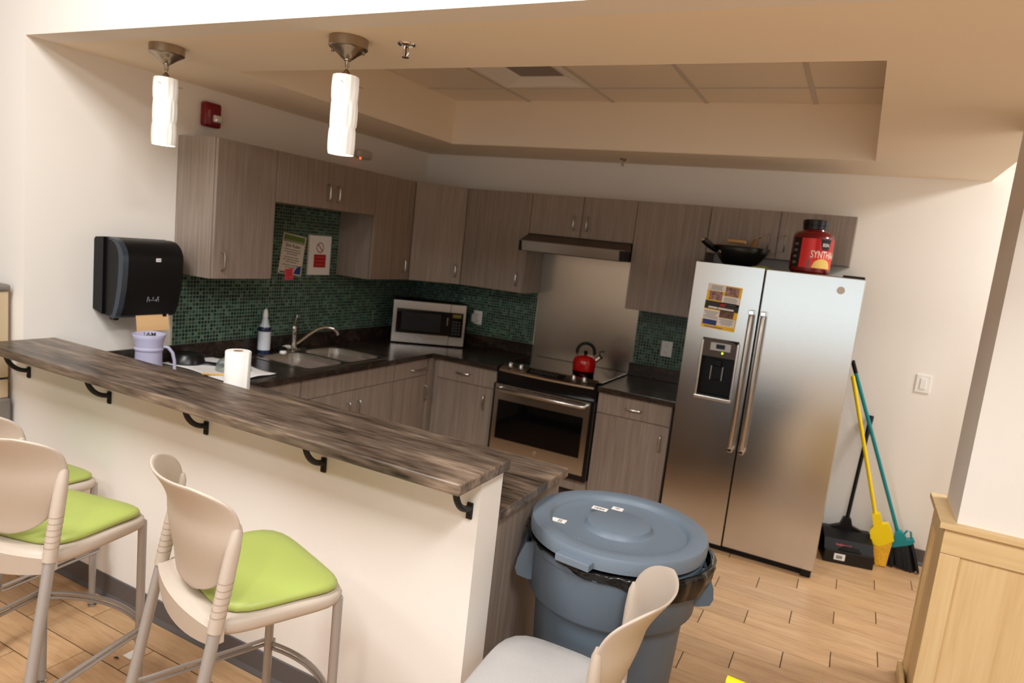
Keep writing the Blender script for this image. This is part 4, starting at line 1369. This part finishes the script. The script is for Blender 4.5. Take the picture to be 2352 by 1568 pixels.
sticker(2.600, -2.752, .054, .034, 4, .7775, [(-.002 + .004 * i, .0022, -.01, .012) for i in range(4)] + [(-.002, .018, -.013, -.011)])
sticker(2.697, -2.592, .058, .032, 4, .7995, [(-.02 + .0042 * i, .0018 + .001 * (i % 3), -.008, .006) for i in range(9)])
sticker(2.752, -2.546, .042, .032, 4, .7995, [(-.008 + .004 * i, .0026, -.004, .008) for i in range(4)])
part('lettering', text_bm('BRUTE', .022, 1.2).xf(inv_r @ Matrix.Translation((2.69 - c[0], -2.865 - c[1], .7777)) @ Matrix.Rotation(radians(25), 4, 'Z')), mat('emboss_grey', (128, 140, 152), .4), ld, local=True)

# ------------------------------------------------------------------ brooms and dustpan by the fridge


def rod(name, pts, r, m, parent, n=12):
    return part(name, B().tube(pts, r, n), m, parent, True)


t = thing('lobby_dustpan', 'black upright lobby dustpan on the floor beside the fridge', 'dustpan', (3.64, -.27, 0))
# pan is set at an angle to the wall
ang = radians(12)
Mp = Matrix.Translation((3.608, -.24, 0)) @ Matrix.Rotation(ang, 4, 'Z')
part('pan', B().prism([(-.125, .001), (-.125, .05), (-.105, .075), (-.06, .135), (.05, .165), (.105, .165), (.125, .12), (.13, .001)], 'x', -.142, .142).xf(Mp), BLACK, t)
part('lip', B().box(-.144, .144, -.127, -.11, .0008, .085, .006).xf(Mp), mat('pan_black_gloss', (22, 20, 20), .3), t)
part('grip_slot', B().prism([(-.06, .088), (.07, .088), (.05, .112), (-.03, .114)], 'y', -.118, -.10).xf(Mp), PBLACK, t)
part('hood', B().prism([(-.142, .15), (-.09, .168), (-.035, .19), (-.02, .24), (.02, .24), (.035, .19), (.09, .168), (.142, .15)], 'y', .06, .10).xf(Mp), BLACK, t)
top = Vector((3.625, -.03, .90))
bot = Mp @ Vector((0, .08, .22))
rod('handle', [bot, bot + (top - bot) * .8], .012, BLACK, t)
rod('grip', [bot + (top - bot) * .8, bot + (top - bot) * .97, top], [.013, .016, .015], mat('grip_rubber', (20, 19, 19), .7), t)
part('sticker', B().box(-.085, -.022, -.1285, -.127, .025, .065).xf(Mp), PAPER, t, label='white barcode sticker')
bc = B()
for i in range(6):
    bc.box(-.072 + i * .006, -.072 + i * .006 + .0035, -.1292, -.1285, .033, .055)
part('barcode', bc.xf(Mp), PBLACK, t)
sl = Vector((0, .045, .06)).normalized()
part('lettering', text_bm('Rubbermaid', .018).xf(Mp @ basis((-.03, -.083, .108), (1, 0, 0), sl)), mat('label_coral', (214, 84, 84), .5), t)

BY = (3.79, -.20)
t = thing('broom', 'yellow angled broom leaning against the fridge side', 'broom', (BY[0], BY[1], 0))
YEL = mat('broom_yellow', (246, 214, 10), .4)
e0 = Vector((3.748, -.18, .29))
e1 = Vector((3.474, -.315, 1.17))
rod('handle', [e0, e1], .0115, YEL, t)
hb = B().prism([(3.728, .208), (3.745, .124), (3.80, .12), (3.868, .175), (3.85, .225), (3.82, .275), (3.79, .262), (3.766, .325), (3.722, .312), (3.744, .235)], 'y', -.205, -.155)
part('head', hb, YEL, t)
brs = B()
brs.ring_surface([[(3.75, -.20, .13), (3.75, -.16, .13), (3.862, -.16, .185), (3.862, -.20, .185)], [(3.772, -.212, .07), (3.772, -.165, .07), (3.855, -.165, .09), (3.855, -.212, .09)], [(3.79, -.225, .002), (3.79, -.185, .002), (3.848, -.185, .006), (3.848, -.225, .006)]])
part('bristles', brs, mat('straw_bristle', (226, 168, 40), .85, mottled=.25, bscale=160, bump=.8), t, kind='stuff')
t = thing('broom', 'teal broom with black bristles leaning toward the fridge', 'broom', (3.95, -.13, 0))
TEAL = mat('broom_teal', (14, 132, 142), .35)
f0 = Vector((3.888, -.10, .205))
f1 = Vector((3.4585, -.27, 1.258))
rod('handle', [f0, f0 + (f1 - f0) * .93], .0115, TEAL, t)
rod('grip', [f0 + (f1 - f0) * .93, f1], .0125, BLACK, t)
part('head', B().prism([(3.838, .118), (3.842, .098), (3.965, .158), (3.985, .182), (3.978, .195), (3.94, .182), (3.93, .205), (3.905, .225), (3.875, .215), (3.87, .15)], 'y', -.145, -.09), TEAL, t)
part('hang_loop', B().tube([(3.915, -.115, .19), (3.935, -.115, .235), (3.955, -.115, .232), (3.968, -.115, .18)], .006, 8), TEAL, t, True)
tb_ = B()
rb_ = random.Random(8)
for i in range(190):
    u, v = rb_.random(), rb_.random()
    p0 = Vector((3.845 + .13 * u, -.14 + .045 * v, .105 + .06 * u))
    p1 = Vector((3.855 + .175 * u + rb_.uniform(-.006, .006), -.20 + .13 * v, .004 + rb_.uniform(0, .01)))
    tb_.tube([p0, (p0 + p1) / 2 + Vector((0, 0, .004)), p1], [.006, .0075, .006], 4)
part('bristles', tb_, mat('bristle_black', (14, 13, 13), .7), t, kind='stuff')

# ------------------------------------------------------------------ scraps and floor sign
b = B().grid(lambda u, v: (1.118 + .045 * u, -3.392 + .05 * v, .001 + .004 * sin(3 * u) * v), 4, 4)
o = solo('paper_scrap', b, PAPER, 'small white paper scrap on the floor behind a stool leg', 'paper', (1.13, -3.37, .0008))
solo('leaf_scrap', B().tube([(1.105, -3.42, .003), (1.118, -3.415, .005), (1.13, -3.414, .003)], [.001, .004, .001], 6), mat('leaf_brown', (70, 48, 30), .8), 'tiny dark brown scrap on the floor near the stool', 'scrap', (1.117, -3.416, .001), True)

t = thing('floor_sign', 'bright yellow plastic floor sign, only its top corner in view', 'floor sign', (3.42, -3.06, 0), radians(-6))
SIGN = mat('sign_yellow', (252, 224, 20), .35)
zt_ = .60
for s_ in (-1, 1):
    pb = B().box(-.15, .15, -.006, .006, 0, zt_ - .01, .004)
    pb.xf(Matrix.Translation((0, s_ * .13, .003)) @ Matrix.Rotation(radians(s_ * 12), 4, 'X'))
    part('panel', pb, SIGN, t, local=True)
part('ridge', B().cyl((-.148, 0, zt_ - .012), (.148, 0, zt_ - .012), .015, n=16).cyl((-.14, -.022, zt_ - .03), (.14, -.022, zt_ - .03), .008, n=10), SIGN, t, True, local=True)

# ------------------------------------------------------------------ beige water cooler at the left edge
t = thing('water_cooler', 'beige floor-standing machine with grey top at the left edge', 'cooler', (-.28, -3.40, 0))
COOL = mat('cooler_beige', (196, 174, 142), .4)
CGR = mat('cooler_grey', (120, 112, 104), .45)
part('body', B().box(-.46, -.075, -3.62, -3.19, .86, 1.27, .006).box(-.46, -.075, -3.62, -3.19, .76, .85, .006), COOL, t)
part('top_cap', B().box(-.47, -.065, -3.63, -3.185, 1.27, 1.302, .012, 3), CGR, t, True)
part('seam', B().box(-.45, -.085, -3.61, -3.20, .848, .862), PBLACK, t)
part('lower_case', B().box(-.47, -.06, -3.63, -3.185, .002, .76, .01), CGR, t)
vs = B()
for i in range(6):
    vs.box(-.0605, -.059, -3.50, -3.30, .60 + i * .022, .608 + i * .022)
part('vent_slot', vs, PBLACK, t)

# ------------------------------------------------------------------ stools
SHELL = mat('stool_shell', (192, 176, 160), .5, bump=.15, bscale=420)
SLEG = mat('stool_leg', (166, 158, 152), .4, .25)
GREEN = mat('green_vinyl', (168, 180, 92), .45, bump=.12, bscale=500)
FABRIC = mat('grey_fabric', (196, 190, 186), .95, bump=.9, bscale=650, mottled=.12)


def sq(hx, hy, p_, n, taper, cy=0):
    out = []
    for i in range(n):
        a = 2 * pi * i / n
        c_, s_ = cos(a), sin(a)
        k = (abs(c_) ** p_ + abs(s_) ** p_) ** (-1 / p_)
        x, y = hx * c_ * k, hy * s_ * k
        out.append((x * (1 + taper * y), y + cy))
    return out


def stool(label, cat, zs, pad_m, grp, loc, rot, name='bar_stool', dep=1.0, back_h=.33, lean=.186):
    t = thing(name, label, cat, (loc[0], loc[1], 0), rot, grp)
    n = 44
    slope = .186

    def yr(z):
        return -.176 + (z - zs) * (slope if z < zs else lean) - .17 * (dep - 1)
    yf = .165 * dep
    # shell pan
    rings = []
    for g, z in ((.93, -.045), (.98, -.04), (1.0, -.028), (1.0, -.012), (.97, -.003), (.9, 0.0)):
        rings.append([(x * g, y * g, zs + z - .012 * (max(0, y / .2)) ** 2 * (1 if z > -.03 else .3)) for x, y in sq(.228, .20 * dep, 5, n, .22, 0)])
    part('seat_shell', B().ring_surface(rings), SHELL, t, 'all', local=True)
    ap = B()
    # rear apron that dips in the middle
    N_ = 14
    rr_ = []
    for i in range(N_ + 1):
        u = -1 + 2 * i / N_
        x = .214 * u
        yb = yr(zs) - .012 - .03 * (1 - u * u)
        zlow = zs - .055 - .022 * (1 - u * u)
        rr_.append([(x, yb + .03, zs - .004), (x, yb, zs - .01), (x, yb + .004, zlow), (x, yb + .03, zlow + .004)])
    part('rear_apron', ap.ring_surface(rr_), SHELL, t, True, local=True)
    rings = []
    for g, z in ((.90, .0), (.955, .003), (.968, .010), (.96, .018), (.91, .0255), (.7, .031), (.4, .034), (.12, .035)):
        rings.append([(x * g, y * g + .006, zs + z - .022 * (max(0, (y * g) / .2)) ** 3 - .006 * (1 - (g * .9)) * 0) for x, y in sq(.222, .180 * dep, 4.6, n, .25, .012)])
    part('seat_pad', B().ring_surface(rings), pad_m, t, 'all', local=True)
    # legs
    for s_ in (-1, 1):
        lg_ = part('leg', B().tube([(s_ * .205, yf, zs - .03), (s_ * .208, yf, .014)], .0138, 12), SLEG, t, True, local=True)
        part('glide', B().lathe((s_ * .208, yf, 0), [(.015, .001), (.016, .006), (.009, .010), (.009, .018)], 14), SATIN, lg_, True, local=True)
        zt2 = zs + back_h * .76
        lg_ = part('leg', B().tube([(s_ * .208, yr(zs + .01), zs + .01), (s_ * .212, yr(zs - .1), zs - .1), (s_ * .222, yr(.012), .012)], .0155, 12), SLEG, t, True, local=True)
        part('glide', B().lathe((s_ * .222, yr(0), 0), [(.015, .001), (.016, .006), (.009, .010), (.009, .018)], 14), SATIN, lg_, True, local=True)
        up_ = part('upright', B().tube([(s_ * (.208 - .004 * k), yr(zs - .02 + (zt2 - zs + .02) * k) - .002 * k, zs - .02 + (zt2 - zs + .02) * k) for k in (0, .25, .5, .75, .93, 1)], [.0185, .019, .019, .018, .014, .006], 14), SHELL, t, True, local=True)
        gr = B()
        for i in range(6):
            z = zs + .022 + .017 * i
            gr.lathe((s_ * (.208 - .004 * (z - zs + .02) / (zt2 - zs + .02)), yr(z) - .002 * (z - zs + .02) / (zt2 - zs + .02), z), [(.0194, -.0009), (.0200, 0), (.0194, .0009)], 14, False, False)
        part('rib', gr, mat('rib_tan', (150, 124, 100), .6), up_, local=True)  # ribs in a darker tan than the sleeve
        # side footrest: two rods
        zr = zs * .468
        for dz in (0, -.018):
            part('footrest', B().tube([(s_ * .196, yf + .012, zr + dz), (s_ * .216, yf + .024, zr + dz), (s_ * .232, yf + .006, zr + dz), (s_ * .232, yf - .06, zr + dz), (s_ * .236, yr(zr) + .01, zr + dz)], .0062, 8), SLEG, t, True, local=True)
    for dz in (0, -.018):
        part('footrest', B().tube([(.195 * u, yf + .012 + .05 * (1 - u * u), zs * .468 + dz) for u in [-1 + i / 6 for i in range(13)]], .0062, 8), SLEG, t, True, local=True)
    # curved back panel
    zb0, zb1 = zs + .030, zs + back_h + .012
    nu, nv_ = 26, 18
    TH = radians(64)

    def backf(u, v):
        # outline: rounded corners at the top, tapering to a rounded bottom; the tips ride on the uprights
        e = abs(2 * v - 1)
        if v >= .5:
            hw = (1 - max(0, (e - .3) / .7) ** 3.4 * .80) ** (1 / 2.6)
        else:
            hw = (1 - max(0, e) ** 2.8 * .95) ** (1 / 2.3)
        th = (2 * u - 1) * hw * TH
        z = zb0 + (zb1 - zb0) * v
        wrap = .050 + .055 * v
        q = min(1, v / .62)
        q = q * q * (3 - 2 * q)
        x = (.170 + .044 * q) * sin(th) / sin(TH)
        y = yr(z) + .032 - .028 * q - wrap + wrap * (1 - cos(th)) / (1 - cos(TH)) - .055 * max(0, (v - .62) / .38) ** 1.6
        return (x, y, z)
    bk = part('backrest', B().grid(backf, nu, nv_), SHELL, t, 'all', local=True)
    md = bk.modifiers.new('thick', 'SOLIDIFY')
    md.thickness = .009
    md.offset = 0
    md = bk.modifiers.new('smooth', 'SUBSURF')
    md.levels = 1
    md.render_levels = 1
    return t


def place(FRl, rot, dep=1.0):
    """centre from the front-right leg's place on the floor plan"""
    v = Matrix.Rotation(rot, 2) @ Vector((.206, .165 * dep))
    return (FRl[0] - v.x, FRl[1] - v.y)


rB = radians(-19.5)
sB = stool('beige bar stool with green seat nearest the bar end', 'stool', .735, GREEN, 'green bar stools', place((2.262, -3.532), rB), rB)
rA = radians(12)
sA = copy_tree(sB)
pA = place((1.447, -3.56), rA)
sA.location = (pA[0], pA[1], 0)
sA.rotation_euler = (0, 0, rA)
sA['label'] = 'beige bar stool with green seat, its back cut by the left edge'
rC = radians(6)
stool('lower beige stool with green seat, farthest along the bar wall', 'stool', .585, GREEN, 'green bar stools', place((.698, -3.255), rC), rC)
rD = radians(94)
stool('beige chair with light grey fabric seat in front of the bin', 'chair', .435, FABRIC, None, (2.77, -3.185), rD, 'side_chair', 1.12, .41, 0.0)
